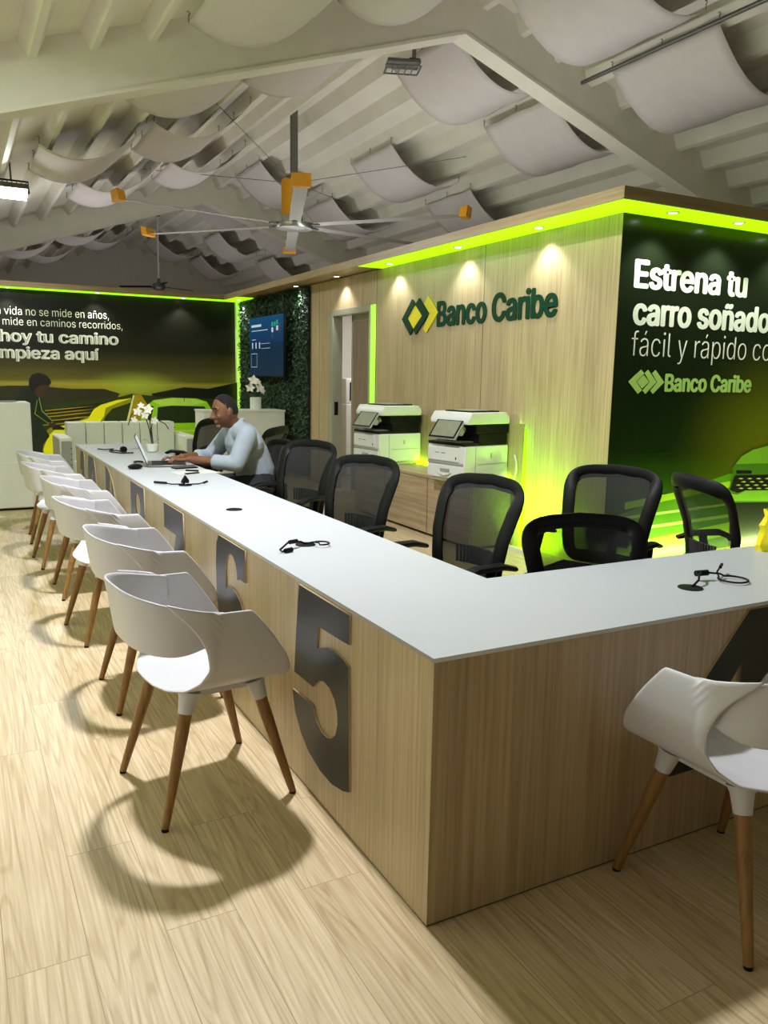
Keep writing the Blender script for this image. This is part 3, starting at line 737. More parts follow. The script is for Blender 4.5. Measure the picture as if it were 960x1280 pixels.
# ------------------------------------------------------------------ printers (front = local -X, width along Y)
def make_printer(label, loc, rz, group):
    t = thing('printer', label, 'printer', loc, rz, group)
    w_, dp = .47, .52
    b = MB(); b.bb((.0, -w_/2, .03), (dp, w_/2, .32)); b.bb((.02, -w_/2+.02, 0), (dp-.02, w_/2-.02, .03)); b.build('body', M_printw, t, bevel=.012)
    dr = MB(); dr.bb((-.012, -w_/2+.006, .035), (.01, w_/2-.006, .145)); dd = dr.build('paper_drawer', M_printw, t, bevel=.006)
    h = MB(); h.bb((-.016, -.06, .085), (-.008, .06, .115)); h.build('drawer_recess', M_printg, dd, bevel=.003)
    h = MB(); h.tube([(-.014, -.085, .09), (-.022, -.05, .068), (-.024, 0, .06), (-.022, .05, .068), (-.014, .085, .09)], .007, 8); h.build('drawer_grip', M_printw, dd)
    dr = MB(); dr.bb((-.012, -w_/2+.07, .175), (.01, w_/2-.006, .305)); fd = dr.build('front_door', M_printw, t, bevel=.01)
    h = MB(); h.bb((-.008, -w_/2+.02, .150), (.012, w_/2-.006, .172)); h.build('grip_slot', M_printg, t, bevel=.004)
    h = MB(); h.bb((-.0135, -.14, .20), (-.011, -.128, .222)); h.bb((-.0135, .08, .245), (-.0115, .13, .25)); h.bb((-.0135, 0, .245), (-.0115, .05, .25)); h.build('marks', M_black, fd, smooth=0)
    h = MB(); h.bb((.12, -w_/2-.003, .05), (.123, -w_/2+.002, .31)); h.bb((.30, -w_/2-.004, .21), (.312, -w_/2+.002, .25)); h.bb((.16, -w_/2-.003, .16), (.5, -w_/2+.002, .163)); h.build('side_door_lines', M_printg, t, smooth=0)
    b = MB(); b.bb((-.008, -w_/2, .32), (.2, w_/2, .345)); b.bb((.16, -w_/2, .32), (dp-.02, w_/2, .42)); b.bb((.13, -w_/2, .42), (dp, w_/2, .50)); b.bb((.1, .1, .34), (.2, w_/2, .48)); b.build('output_bay', M_black, t, bevel=.008)
    b = MB(); b.bb((.0, -.16, .345), (.17, .16, .352)); b.build('output_tray', M_printg, t, smooth=0)
    b = MB(); poly = [(.02, .50), (.02, .54), (.06, .60), (dp-.04, .60), (dp, .56), (dp, .50)]
    b.prism(poly, lambda u, v, d_: Vector((u, d_, v)), -w_/2-.005, w_/2+.005); b.build('scanner_lid', M_printw, t, bevel=.01)
    b = MB(); b.bb((.10, -.19, .596), (dp-.08, .14, .612)); b.build('document_feeder', M_black, t, bevel=.006)
    b = MB(); b.bb((.12, -.17, .608), (.34, .05, .618)); b.build('feeder_tray', M_printg, t, bevel=.004)
    M_ = Matrix.Rotation(R(36), 3, 'Y'); c = Vector((-.02, -.02, .455))
    b = MB(); b.box(c, (.022, .34, .20), M_); cp = b.build('control_panel', M_printg, t, bevel=.008); b = MB(); b.box(c+M_ @ Vector((-.0112, 0, 0)), (.002, .325, .19), M_); b.build('screen_bezel', M_black, cp, smooth=0)
    b = MB(); b.box(c+M_ @ Vector((-.0125, .0, .0)), (.003, .285, .155), M_); b.build('touch_screen', M_screen, cp, smooth=0)
    b = MB(); b.tube([c+Vector((.02, -.1, -.02)), c+Vector((.1, -.1, -.0))], .03, 10); b.tube([c+Vector((.01, -.17, -.02)), c+Vector((.01, -.135, -.02))], .03, 12); b.build('panel_arm', M_printg, t)
    return t
M_screen = mat('printer_screen', (132, 134, 116), .2, emit=(.3, .3, .22), es=.05, noise=.08, nscale=14)
pr = make_printer('white and black office printer on the left part of the cabinet, by the doorway', (2.695, 5.70, .562), R(6), 'office printers on the cabinet')
copy_thing(pr, (2.70, 4.19, .562), R(10), 'white and black office printer on the right of the cabinet, crumpled plastic beside it')
b = MB()
random.seed(7)
for i in range(9):
    c = Vector((2.88+.028*i, 3.925+random.uniform(-.01, .02), .605)); b.ball(c, (.05, .028, .026+random.uniform(0, .012)), 8, Matrix.Rotation(random.uniform(-.9, .9), 3, 'Z') @ Matrix.Rotation(random.uniform(-.5, .5), 3, 'Y'))
tag(b.build('plastic_wrapping', M_white, smooth=20), 'crumpled white plastic wrapping lying beside the right printer', 'plastic wrapping')
tag(MB().tube([(3.2, 3.89, .57), (3.22, 3.88, .66), (3.225, 3.89, .74), (3.235, 3.93, .80)], .007, 8).build('power_cord', M_white), 'white power cord rising behind the right printer', 'cord')

# ------------------------------------------------------------------ leafy wall, TV
HY0, HY1 = 8.64, 11.58
t = thing('leafy_wall', 'dark green artificial boxwood wall behind the television', 'plant wall', (XW, (HY0+HY1)/2, 0))
MB().bb((-.03, -(HY1-HY0)/2, .05), (-.004, (HY1-HY0)/2, ZW-.01)).build('backing', mat('leaf_backing', (14, 26, 14), .9, noise=.3, nscale=60), t, smooth=0)
rnd = random.Random(3); b = MB()
for i in range(15000):
    y = rnd.uniform(-1.5, 1.5)*(HY1-HY0)/3; z = rnd.uniform(.6, ZW-.02); dpt = -.03-abs(rnd.gauss(0, .022))
    n_ = Vector((-1, rnd.gauss(0, .8), rnd.gauss(.35, .8))).normalized(); a = n_.orthogonal().normalized(); a = Matrix.Rotation(rnd.uniform(0, 6.28), 3, n_) @ a; c_ = n_.cross(a)
    L = rnd.uniform(.014, .026); wd = L*.62; p = Vector((dpt, y, z))
    b.add([p-a*L, p+c_*wd-n_*.003, p+a*L, p-c_*wd-n_*.003], [(0, 1, 2, 3)], rnd.choice((0, 0, 1)))
lv = b.build('leaves', [mat('boxwood_leaf', (26, 58, 28), .55, noise=.3, nscale=9), mat('boxwood_leaf_light', (48, 88, 44), .5, noise=.3, nscale=9)], t, smooth=0); lv['kind'] = 'stuff'
t = thing('television', 'wall television with a blue screen on the leafy wall', 'television', (3.185, 9.93, 1.86))
MB().bb((-.045, -.745, -.445), (0.0, .745, .455)).build('bezel', M_black, t, bevel=.006)
M_tv = bpy.data.materials.new('tv_blue'); M_tv.use_nodes = True; nt = M_tv.node_tree; bs = nt.nodes['Principled BSDF']
tc = N(nt, 'ShaderNodeTexCoord'); sp = N(nt, 'ShaderNodeSeparateXYZ'); nt.links.new(tc.outputs['Object'], sp.inputs[0])
ml = N(nt, 'ShaderNodeMath', operation='MULTIPLY_ADD'); ml.inputs[1].default_value = 1.1; ml.inputs[2].default_value = .5; nt.links.new(sp.outputs[2], ml.inputs[0])
cr = ramp(nt, ml.outputs[0], [(0, (.0, .014, .038)), (.55, (.0, .022, .055)), (.57, (.0, .03, .09)), (1, (.0, .06, .15))]); nt.links.new(cr, bs.inputs['Emission Color']); bs.inputs['Emission Strength'].default_value = .9
bs.inputs['Base Color'].default_value = (.01, .01, .012, 1); bs.inputs['Roughness'].default_value = .25
sc_ = MB().bb((-.048, -.73, -.43), (-.0455, .73, .44)).build('screen', M_tv, t, smooth=0)
M_ui = mat('tv_white', (160, 180, 200), .5, emit=(.4, .5, .6), es=.7, noise=.02)
u = MB(); V = lambda a, c: u.bb((-.0495, a[0], a[1]), (-.0482, c[0], c[1]))
V((.18, .30), (.62, .335)); V((-.1, .24), (.62, .25)); V((.42, .11), (.6, .118))
for k_ in range(3): V((.56-k_*.16, -.02), (.60-k_*.16, .07))
V((-.2, .045), (.2, .05)); V((-.2, -.025), (.2, -.02))
for a, c in (((.38, -.1), (.65, -.094)), ((.38, -.3), (.65, -.294)), ((.38, -.3), (.384, -.094)), ((.646, -.3), (.65, -.094))): V(a, c)
u.build('screen_lines', M_ui, sc_, smooth=0)
u = MB()
tiles = [(( -.33, .2), 0), ((-.43, .2), 1), ((-.53, .22), 0), ((-.63, .26), 1), ((-.43, .28), 2), ((-.53, .3), 2), ((-.33, .28), 2), ((-.63, .18), 1), ((-.33, .12), 1)]
for (yy, zz), m_ in tiles: u.bb((-.0495, yy, zz), (-.0482, yy+.07, zz+.065), m_)
u.build('screen_tiles', [M_ui, mat('tv_tile_dark', (40, 30, 50), .5, emit=(.03, .02, .05), es=1), mat('tv_tile_green', (20, 130, 100), .5, emit=(.0, .2, .12), es=.8)], sc_, smooth=0)
# ------------------------------------------------------------------ logo and lettering on the wood wall
M_lgreen = mat('letter_dark_green', (4, 56, 36), .6, spec=.2, noise=.04)
M_lyellow = mat('logo_yellow', (232, 214, 0), .4, noise=.03)
t = thing('wall_logo', 'dark green and yellow raised logo and name on the wooden wall', 'wall sign', (XW, 4.8, 2.08))
LW, LH, LY, LZ = .72, .375, 6.09, 1.89
def fl(u, v, w): return Vector((-w-.004, LY-u*LW-4.8, LZ+v*LH-2.08))
for lp, m_, nm in (([(.73, 1), (1, .54), (.70, .02), (.61, .14), (.78, .53), (.62, .80)], M_lyellow, 'yellow_chevron'),
                   ([(.37, .80), (.17, .46), (.345, .15), (.58, .49)], M_lyellow, 'yellow_diamond')):
    plate(nm, [lp], .012, fl, [m_, m_], t)
for lp in ([(.29, .97), (0, .45), (.25, 0), (.335, .15), (.17, .46), (.375, .82)], [(.49, .97), (.77, .52), (.41, 0), (.345, .15), (.585, .49), (.385, .82)]):
    plate('green_chevron', [lp], .018, fl, [M_lgreen, M_lgreen], t)
text_mesh('Banco Caribe', 1.83, .232, .028, lambda x, y, w: Vector((-w-.002, 5.395-x-4.8, 1.958+y-2.08)), 'lettering', M_lgreen, t, depth=.008)

# ------------------------------------------------------------------ dark car poster (wall facing the camera, y = YW)
def ppix(pts): return [(at(x, y, 'y', YW).x, at(x, y, 'y', YW).z) for x, y in pts]
def grad_mat(name, axis, stops, scale, off, rough=.3, streak=0, glow=None):
    m = bpy.data.materials.new(name); m.use_nodes = True; nt = m.node_tree; b = nt.nodes['Principled BSDF']
    tc = N(nt, 'ShaderNodeTexCoord'); sp = N(nt, 'ShaderNodeSeparateXYZ'); nt.links.new(tc.outputs['Object'], sp.inputs[0])
    ml = N(nt, 'ShaderNodeMath', operation='MULTIPLY_ADD'); ml.inputs[1].default_value = scale; ml.inputs[2].default_value = off
    nt.links.new(sp.outputs['xyz'.index(axis)], ml.inputs[0]); f = ml.outputs[0]
    if streak:
        mp = N(nt, 'ShaderNodeMapping'); mp.inputs['Scale'].default_value = (.5, 1, 12); nt.links.new(tc.outputs['Object'], mp.inputs['Vector'])
        nz = N(nt, 'ShaderNodeTexNoise', i_Scale=1.0, i_Detail=4.0); nt.links.new(mp.outputs[0], nz.inputs['Vector'])
        m2 = N(nt, 'ShaderNodeMath', operation='MULTIPLY_ADD'); m2.inputs[1].default_value = streak; nt.links.new(nz.outputs['Fac'], m2.inputs[0]); nt.links.new(f, m2.inputs[2])
        m3 = N(nt, 'ShaderNodeMath', operation='SUBTRACT'); m3.inputs[1].default_value = streak*.5; nt.links.new(m2.outputs[0], m3.inputs[0]); f = m3.outputs[0]
    c = ramp(nt, f, [(p, lin(q)) for p, q in stops])
    if glow:
        for (gx, gz, rx, rz, col, amt) in glow:
            mp = N(nt, 'ShaderNodeMapping'); mp.inputs['Location'].default_value = (-gx/rx, 0, -gz/rz); mp.inputs['Scale'].default_value = (1/rx, 0, 1/rz)
            nt.links.new(tc.outputs['Object'], mp.inputs['Vector'])
            ln = N(nt, 'ShaderNodeVectorMath', operation='LENGTH'); nt.links.new(mp.outputs[0], ln.inputs[0])
            mr = N(nt, 'ShaderNodeMapRange', interpolation_type='SMOOTHSTEP'); mr.inputs['From Min'].default_value = 0; mr.inputs['From Max'].default_value = 1; mr.inputs['To Min'].default_value = amt; mr.inputs['To Max'].default_value = 0
            nt.links.new(ln.outputs['Value'], mr.inputs['Value'])
            c = mixc(nt, 'MIX', mr.outputs[0], c, lin(col))
    nt.links.new(c, b.inputs['Base Color']); b.inputs['Roughness'].default_value = rough; b.inputs['Specular IOR Level'].default_value = .35
    return m
t = thing('car_poster', 'dark green wall poster with a headline about a dream car', 'poster', (0, YW, 0))
M_pbg = grad_mat('poster_dark_green', 'z', [(0, (60, 110, 10)), (.22, (52, 96, 10)), (.34, (22, 48, 8)), (.5, (16, 34, 8)), (.75, (24, 34, 18)), (1, (22, 28, 18))], 1/2.64, 0, .2, .05, glow=[(5.2, .95, 1.3, .9, (120, 130, 10), .8)])
bg = MB().bb((XW+.002, -.006, .02), (8.19, .004, ZW-.002)).build('print', M_pbg, t, smooth=0)
layer = [0]
def decal(name, pts, m, par, fn):
    layer[0] += 1; d0 = .0065+.0004*layer[0]
    b = MB(); n = len(pts); b.add([fn(x, z, d0) for x, z in pts], [tuple(range(n))])
    bm = bmesh.new(); me = b.mesh(name, m, 0); bm.from_mesh(me); bmesh.ops.triangulate(bm, faces=bm.faces); bm.to_mesh(me); bm.free()
    o = bpy.data.objects.new(name, me); COL.objects.link(o); o.parent = par; return o
fd = lambda x, z, d_: Vector((x, -d_, z))
flat = lambda n, c, r=.35: mat(n, c, r, noise=.06, nscale=6)
P_lime, P_yel, P_dk, P_mid = flat('print_lime', (176, 232, 40)), flat('print_yellow', (236, 240, 10)), flat('print_darkgreen', (14, 30, 6)), flat('print_midgreen', (92, 160, 12))
P_car, P_car2, P_blk, P_line = flat('print_car_green', (132, 198, 44)), flat('print_car_green_dark', (78, 136, 22)), flat('print_black', (12, 16, 10)), flat('print_pale_line', (190, 225, 120))
decal('print_road', ppix([(735, 652), (760, 648), (910, 592), (1100, 570), (1300, 560), (1300, 800), (735, 800)]), P_mid, t, fd)
decal('print_stripe', ppix([(780, 628), (912, 601), (912, 609), (780, 637)]), P_lime, t, fd)
decal('print_stripe', ppix([(760, 648), (912, 628), (912, 631), (760, 652)]), P_line, t, fd)
decal('print_stripe', ppix([(760, 664), (912, 642), (912, 646), (760, 668)]), P_line, t, fd)
decal('print_stripe', ppix([(760, 684), (912, 652), (912, 668), (760, 700)]), P_lime, t, fd)
decal('print_ground', ppix([(912, 624), (1300, 600), (1300, 800), (905, 800)]), P_dk, t, fd)
decal('print_stripe', ppix([(780, 704), (1000, 668), (1000, 760), (780, 760)]), P_yel, t, fd)
decal('print_stripe', ppix([(905, 700), (1020, 664), (1020, 670), (905, 705)]), P_yel, t, fd)
# printed car front
decal('print_car', ppix([(910, 612), (912, 604), (915, 590), (914, 585), (918, 580), (926, 570), (940, 562), (960, 556), (1030, 550), (1100, 556), (1130, 575), (1135, 612), (1125, 626), (915, 628)]), P_car2, t, fd)
decal('print_car_bonnet', ppix([(918, 580), (926, 570), (940, 562), (960, 557), (1030, 552), (1090, 556), (1110, 575)]), P_car, t, fd)
decal('print_car_grille', ppix([(911, 612), (917, 594), (1128, 590), (1125, 612), (930, 613), (920, 616)]), P_blk, t, fd)
decal('print_car_lamp', ppix([(919, 588), (937, 588), (939, 590), (937, 592), (919, 592)]), P_blk, t, fd)
decal('print_car_bumper', ppix([(910, 616), (920, 618), (930, 613), (1125, 610), (1125, 626), (914, 626)]), P_car, t, fd)
for r_ in range(4):
    for c_ in range(8):
        x = 921+c_*11+(r_ % 2)*5-r_*2; y = 598+r_*4; decal('print_grille_cell', ppix([(x, y), (x+4, y-1), (x+7, y), (x+4, y+1)]), P_line, t, fd)
led('fill_floor_bar', (3.5, 2.70, 0), (8.0, 2.73, .03), 'added green-yellow light bar on the floor washing the bottom of the dark car poster', M_white)  # added bar, with the lamp below, to brighten the lower print
area_light('poster_fill_lamp', (5.7, 2.735, .045), 38, 4.5, .03, (.8, 1, .35), (R(125), 0, 0))
M_print = mat('print_white', (226, 234, 216), .4, noise=.02)
M_printlg = mat('print_light_green', (170, 214, 110), .4, noise=.02)
ft = lambda x0, z0: (lambda x, y, w: Vector((x0+x, -.0068-w, z0+y)))
tx = lambda s_, x0, z0, wd, cap, bold, m_=None, n='lettering': text_mesh(s_, wd, cap, bold, ft(x0, z0), n, m_ or M_print, t, depth=.002)
tx('Estrena tu', 3.462, 2.134, 1.235, .19, .03)
tx('carro soñado', 3.474, 1.868, 1.54, .19, .03)
tx('fácil y rápido con', 3.478, 1.632, 1.70, .185, -.012)
tx('Banco Caribe', 3.855, 1.375, 1.0, .128, .03, M_printlg)
lx0, lz0, lw, lh = 3.47, 1.352, .375, .182
for lp in ([(.33, 1), (.0, .5), (.28, 0), (.39, .16), (.21, .5), (.42, .84)], [(.52, 1), (.78, .5), (.49, 0), (.40, .14), (.59, .5), (.43, .86)], [(.73, 1), (1, .5), (.70, 0), (.62, .14), (.80, .5), (.64, .86)], [(.41, .78), (.23, .5), (.39, .22), (.57, .5)]):
    plate('logo_mark', [[(lx0+u*lw, lz0+v*lh) for u, v in lp]], .002, lambda u, v, w: Vector((u, -.0068-w, v)), [M_printlg, M_printlg], t)

# ------------------------------------------------------------------ road mural (y = YM)
def mpix(pts): return [(at(x, y, 'y', YM).x, at(x, y, 'y', YM).z) for x, y in pts]
t = thing('road_mural', 'wall mural of a child with a glowing road and a green car', 'mural', (0, YM, 0))
M_sky = grad_mat('mural_sky', 'z', [(0, (40, 56, 8)), (.36, (70, 76, 16)), (.44, (130, 122, 34)), (.475, (156, 148, 48)), (.50, (96, 92, 36)), (.58, (66, 62, 28)), (.68, (26, 25, 12)), (1, (12, 12, 8))], 1/2.64, 0, .32, .05, glow=[(1.62, 1.22, .9, .30, (170, 190, 60), .8), (.95, 1.02, .8, .35, (190, 180, 10), .6)])
MB().bb((-4.6, -.006, .02), (3.27, .004, ZW-.002)).build('print', M_sky, t, smooth=0)
layer[0] = 0
Q_hill, Q_field, Q_dark = flat('mural_hill', (44, 42, 16)), flat('mural_field', (40, 56, 8)), flat('mural_dark', (16, 20, 8))
Q_road, Q_glow, Q_lane, Q_gold = flat('mural_road', (254, 255, 0)), flat('mural_glow', (150, 150, 0)), flat('mural_lane', (226, 236, 150)), flat('mural_gold', (176, 150, 8))
Q_car, Q_card, Q_glass, Q_carhi = flat('mural_car', (160, 226, 24)), flat('mural_car_dark', (70, 120, 8)), flat('mural_glass', (26, 44, 10)), flat('mural_car_light', (196, 240, 90))
Q_hood, Q_skin, Q_hair, Q_out = flat('mural_hoodie', (14, 34, 12)), flat('mural_shade_skin', (62, 42, 16)), flat('mural_hair', (16, 14, 8)), flat('mural_outline', (120, 150, 60))
md = lambda n, pts, m_: decal(n, mpix(pts), m_, t, fd)
md('print_hill', [(-60, 486), (10, 482), (40, 482), (90, 486), (130, 486), (150, 492), (130, 520), (-60, 520)], Q_hill)
md('print_hill', [(190, 492), (230, 484), (260, 486), (297, 478), (297, 510), (190, 506)], Q_dark)
md('print_field', [(-60, 510), (60, 506), (100, 500), (150, 496), (165, 492), (200, 496), (297, 500), (297, 660), (-60, 680)], Q_field)
md('print_streak', [(54, 516), (70, 512), (100, 507), (130, 503), (110, 512), (80, 516)], Q_dark)
md('print_streak', [(60, 526), (90, 521), (118, 516), (112, 524), (80, 529)], Q_dark)
for i, y in enumerate((511, 515, 519, 524, 529)): md('print_light_line', [(54, y+2), (75, y), (96, y-2-i*.3), (120, y-4), (96, y-1), (75, y+1.2), (54, y+3)], Q_gold)
md('print_glow', [(50, 545), (62, 535), (90, 529), (112, 520), (118, 510), (140, 502), (164, 497), (164, 503), (140, 511), (132, 520), (128, 530), (98, 545), (92, 570), (92, 640), (40, 640), (52, 600)], Q_glow)
md('print_road', [(54, 562), (60, 545), (72, 534), (95, 528), (110, 523), (117, 512), (126, 506), (146, 500), (164, 498), (146, 504), (132, 510), (130, 520), (124, 529), (100, 536), (86, 548), (84, 570), (95, 600), (110, 640), (44, 640), (58, 600), (60, 585)], Q_road)
md('print_road_grey', [(166, 493), (176, 493), (200, 530), (215, 580), (150, 580), (158, 530)], Q_gold)
md('print_lane', [(166, 494), (168, 494), (160, 530), (152, 568), (148, 568), (157, 530)], Q_lane)
# printed car seen from behind
md('print_car', [(172, 545), (177, 520), (184, 506), (192, 500), (215, 497), (245, 498), (258, 502), (266, 514), (276, 520), (284, 545), (284, 590), (205, 590), (172, 580)], Q_car)
md('print_car_roof', [(190, 501), (215, 498), (245, 499), (257, 503), (240, 507), (200, 507)], Q_carhi)
md('print_rear_window', [(197, 509), (215, 507), (255, 508), (262, 517), (264, 528), (205, 529), (196, 524)], Q_glass)
md('print_side_window', [(178, 521), (184, 508), (186, 508), (182, 523)], Q_glass)
md('print_side_window', [(184, 524), (189, 507), (192, 508), (188, 526)], Q_glass)
md('print_tail_lamp', [(212, 532), (219, 534), (213, 538)], flat('mural_tail_lamp', (70, 20, 20)))
md('print_antenna', [(229.6, 497), (230.4, 497), (230.3, 502), (229.7, 502)], Q_dark)
md('print_bumper', [(205, 548), (284, 545), (284, 552), (205, 556)], Q_card)
md('print_tailgate_line', [(206, 538), (280, 536), (280, 538), (206, 540)], Q_carhi)
# printed child reaching down
md('print_child_hoodie', [(-10, 640), (10, 560), (18, 505), (24, 492), (26, 486), (38, 487), (46, 495), (52, 503), (56, 514), (60, 522), (66, 527), (64, 530), (58, 529), (50, 530), (58, 538), (62, 545), (54, 556), (50, 600), (40, 640)], Q_hood)
md('print_child_face', [(40, 482), (44, 475), (62, 480), (61, 484), (58, 490), (56, 494), (52, 497), (48, 496), (44, 492)], Q_skin)
md('print_child_hair', [(36, 484), (36, 474), (40, 468), (48, 466), (58, 469), (63, 475), (64, 479), (61, 481), (52, 481), (46, 484), (42, 490), (38, 488)], Q_hair)
md('print_outline', [(48, 497), (49, 497), (53, 513), (66, 526), (65.5, 527), (52, 514)], Q_out)
md('print_outline', [(46, 500), (47, 500), (44, 517), (60, 528.5), (66, 527.5), (66, 528.5), (60, 529.5), (43, 517.5)], Q_out)
md('print_child_hand', [(62, 528), (68, 529), (73, 532), (75, 535), (68, 534), (60, 532)], Q_skin)
md('print_toy_car', [(65, 535), (68, 533), (72, 531), (76, 533), (81, 535), (80, 537), (66, 537)], Q_dark)
M_mtext = mat('mural_white', (236, 240, 222), .45, noise=.02)
tm = lambda s_, px, py, wd, cap, bold: text_mesh(s_, wd, cap, bold, (lambda x, y, w, A=at(px, py, 'y', YM): Vector((A.x+x, -.0068-w, A.z+y))), 'lettering', M_mtext, t, depth=.002, right=True)
tm('La vida no se mide en años,', 136, 399, 1.66, .118, -.008)
tm('se mide en caminos recorridos,', 153, 412, 1.90, .112, -.008)
tm('hoy tu camino', 148, 431, 1.70, .165, .028)
tm('empieza aquí', 124, 450, 1.56, .165, .028)

# ------------------------------------------------------------------ white furniture
t = thing('sofa', 'white channel-backed sofa in front of the road mural', 'sofa', (.72, 8.0, 0))
b = MB()
for i in range(6): b.bb((-.61+i*.203, .12, .42), (-.61+i*.203+.197, .36, .872))
b.build('backrest', M_leather, t, bevel=.012)
b = MB(); b.bb((-.61, -.36, .26), (.61, .2, .46)); b.build('seat', M_leather, t, bevel=.04)
for sx in (-1, 1):
    b = MB(); b.bb((sx*.68-.07, -.36, .08), (sx*.68+.07, .36, .735)); a = b.build('arm', M_leather, t, bevel=.02)
    b = MB(); b.bb((sx*.68-.055, -.366, .1), (sx*.68+.055, -.359, .70)); a2 = b.build('arm_front_panel', M_printg, a, bevel=.003)
    b = MB()
    for i in range(9): b.ball((sx*.68+.045, -.366, .14+i*.06), .009, 8)
    b.build('nail_heads', M_grey, a)
b = MB(); b.bb((-.72, -.33, .0), (.72, .34, .26)); b.build('plinth', M_black, t, bevel=.01)

t = thing('white_cabinet', 'tall white two-part cabinet at the left edge beyond the chairs', 'cabinet', (-1.1, 7.75, 0))
MB().bb((-.75, -.26, .02), (.79, .26, 1.12)).build('body', M_white, t, bevel=.012)
MB().bb((-.74, -.28, .03), (.77, -.26, .50)).build('lower_front', M_white, t, bevel=.006)
MB().bb((-.75, -.25, 0), (.78, .25, .025)).build('plinth', M_black, t, smooth=0)
pp = MB()
for i in range(3): pp.box((-.58+.02*i-.0, 7.62, 1.1225+.004*i), (.22, .15, .004), Matrix.Rotation(R(6*i), 3, 'Z'))
tag(pp.build('paper_stack', M_grey, smooth=0), 'small stack of grey papers on the white cabinet at the left edge', 'papers')
tag(MB().box((-.68, 7.1, .003), (.09, .12, .004), Matrix.Rotation(R(30), 3, 'Z')).build('paper_scrap', M_white, smooth=0), 'small white paper scrap on the floor by the white cabinet', 'paper')

t = thing('white_sideboard', 'white sideboard standing before the leafy wall', 'cabinet', (2.62, 9.28, 0))
MB().bb((-.62, -.02, .05), (.56, .42, .93)).build('body', M_white, t, bevel=.006)
MB().bb((-.63, -.03, .93), (.57, .43, .955)).build('top', M_white, t, bevel=.004)
MB().bb((-.30, -.026, .74), (-.22, -.021, .86)).build('slot', M_black, t, smooth=0)
MB().bb((-.172, -.024, .06), (-.166, -.0205, .92)).build('door_gap', M_printg, t, smooth=0)
MB().bb((-.6, 0, 0), (.6, .4, .05)).build('plinth', M_black, t, smooth=0)

# flower builders
M_petal = mat('petal_white', (238, 236, 224), .6, noise=.03); M_stem = mat('orchid_stem', (28, 40, 20), .6, noise=.1); M_leafd = mat('flower_leaf', (30, 60, 30), .5, noise=.2)
def flower(b, c, r, nrm, seed):
    rn = random.Random(seed); n_ = Vector(nrm).normalized(); a = n_.orthogonal().normalized(); d_ = n_.cross(a)
    for k_ in range(5):
        q = 2*math.pi*k_/5+rn.uniform(-.15, .15); di = a*math.cos(q)+d_*math.sin(q); si = n_.cross(di); c = Vector(c)
        vs = [c, c+di*r*.5+si*r*.34+n_*r*.16, c+di*r+n_*r*.08, c+di*r*.5-si*r*.34+n_*r*.16, c+di*r*.55+n_*r*.05]
        b.add(vs, [(0, 1, 4), (1, 2, 4), (4, 2, 3), (0, 4, 3)])
def plant(name, label, loc, pot, stems, flowers, leaves):
    t = thing(name, label, 'plant', loc)
    MB().lathe(pot, n=24).build('pot', M_white, t)
    MB().lathe([(.001, pot[-1][1]-.012), (pot[-1][0]*.93, pot[-1][1]-.012), (pot[-1][0]*.93, pot[-1][1]-.004), (.001, pot[-1][1]-.004)], n=20).build('soil', M_black, t)
    b = MB()
    for s_ in stems: b.tube(s_, .0045, 6)
    b.build('stem', M_stem, t)
    for i, (c, r, n_) in enumerate(flowers):
        b = MB(); flower(b, c, r, n_, i); b.build('flower', M_petal, t, smooth=60)
    if leaves:
        b = MB()
        for di, L in leaves:
            d_ = Vector(di).normalized(); s_ = Vector((0, 0, 1)).cross(d_).normalized()*.022; z0 = pot[-1][1]
            b.add([Vector((0, 0, z0))-s_*.4, Vector((0, 0, z0))+s_*.4, d_*L*.5+Vector((0, 0, z0+.04))+s_, d_*L*.5+Vector((0, 0, z0+.04))-s_, d_*L+Vector((0, 0, z0+.01))], [(0, 1, 2, 3), (3, 2, 4)])
        b.build('leaf', M_leafd, t, smooth=60)
plant('potted_orchid', 'white orchid with dark stems on the counter beyond the laptop', (.52, 5.62, .75), [(.03, 0), (.045, .01), (.055, .07), (.05, .075)],
      [[(0, 0, .06), (-.02, .0, .2), (-.05, .0, .32), (-.10, .0, .38), (-.17, .0, .33), (-.2, 0, .24)], [(.01, 0, .06), (.0, .01, .2), (.01, .01, .27), (.06, 0, .28), (.12, 0, .25), (.15, 0, .2)], [(.0, .01, .06), (-.01, .02, .3), (-.03, .0, .40)]],
      [((-.03, -.02, .38), .05, (-.4, -1, .2)), ((-.12, -.02, .36), .045, (-.5, -1, 0)), ((-.15, -.02, .29), .035, (-.6, -1, -.2)), ((-.06, -.02, .33), .045, (.2, -1, .1)), ((.02, -.02, .28), .04, (.3, -1, 0)), ((-.09, -.02, .41), .035, (-.2, -1, .5))], [((-1, .2, 0), .12), ((1, -.1, 0), .12)])
plant('potted_flower', 'white flowers in a white cylindrical pot on the sideboard under the television', tuple(at(323, 515, 'z', .956)) if False else (2.80, 9.42, .955), [(.07, 0), (.078, .005), (.08, .17), (.075, .175)],
      [[(0, 0, .16), (-.02, 0, .3), (-.05, 0, .40)], [(0, 0, .16), (.03, 0, .28)], [(0, 0, .16), (-.06, 0, .26)]],
      [((-.04, -.02, .41), .085, (-.3, -1, .4)), ((.05, -.03, .30), .085, (.3, -1, .2)), ((-.09, -.03, .31), .075, (-.5, -1, .1)), ((.02, -.03, .39), .06, (.2, -1, .5)), ((.1, -.03, .26), .05, (.6, -1, 0))], [((-1, -.3, 0), .13), ((1, -.4, 0), .14)])

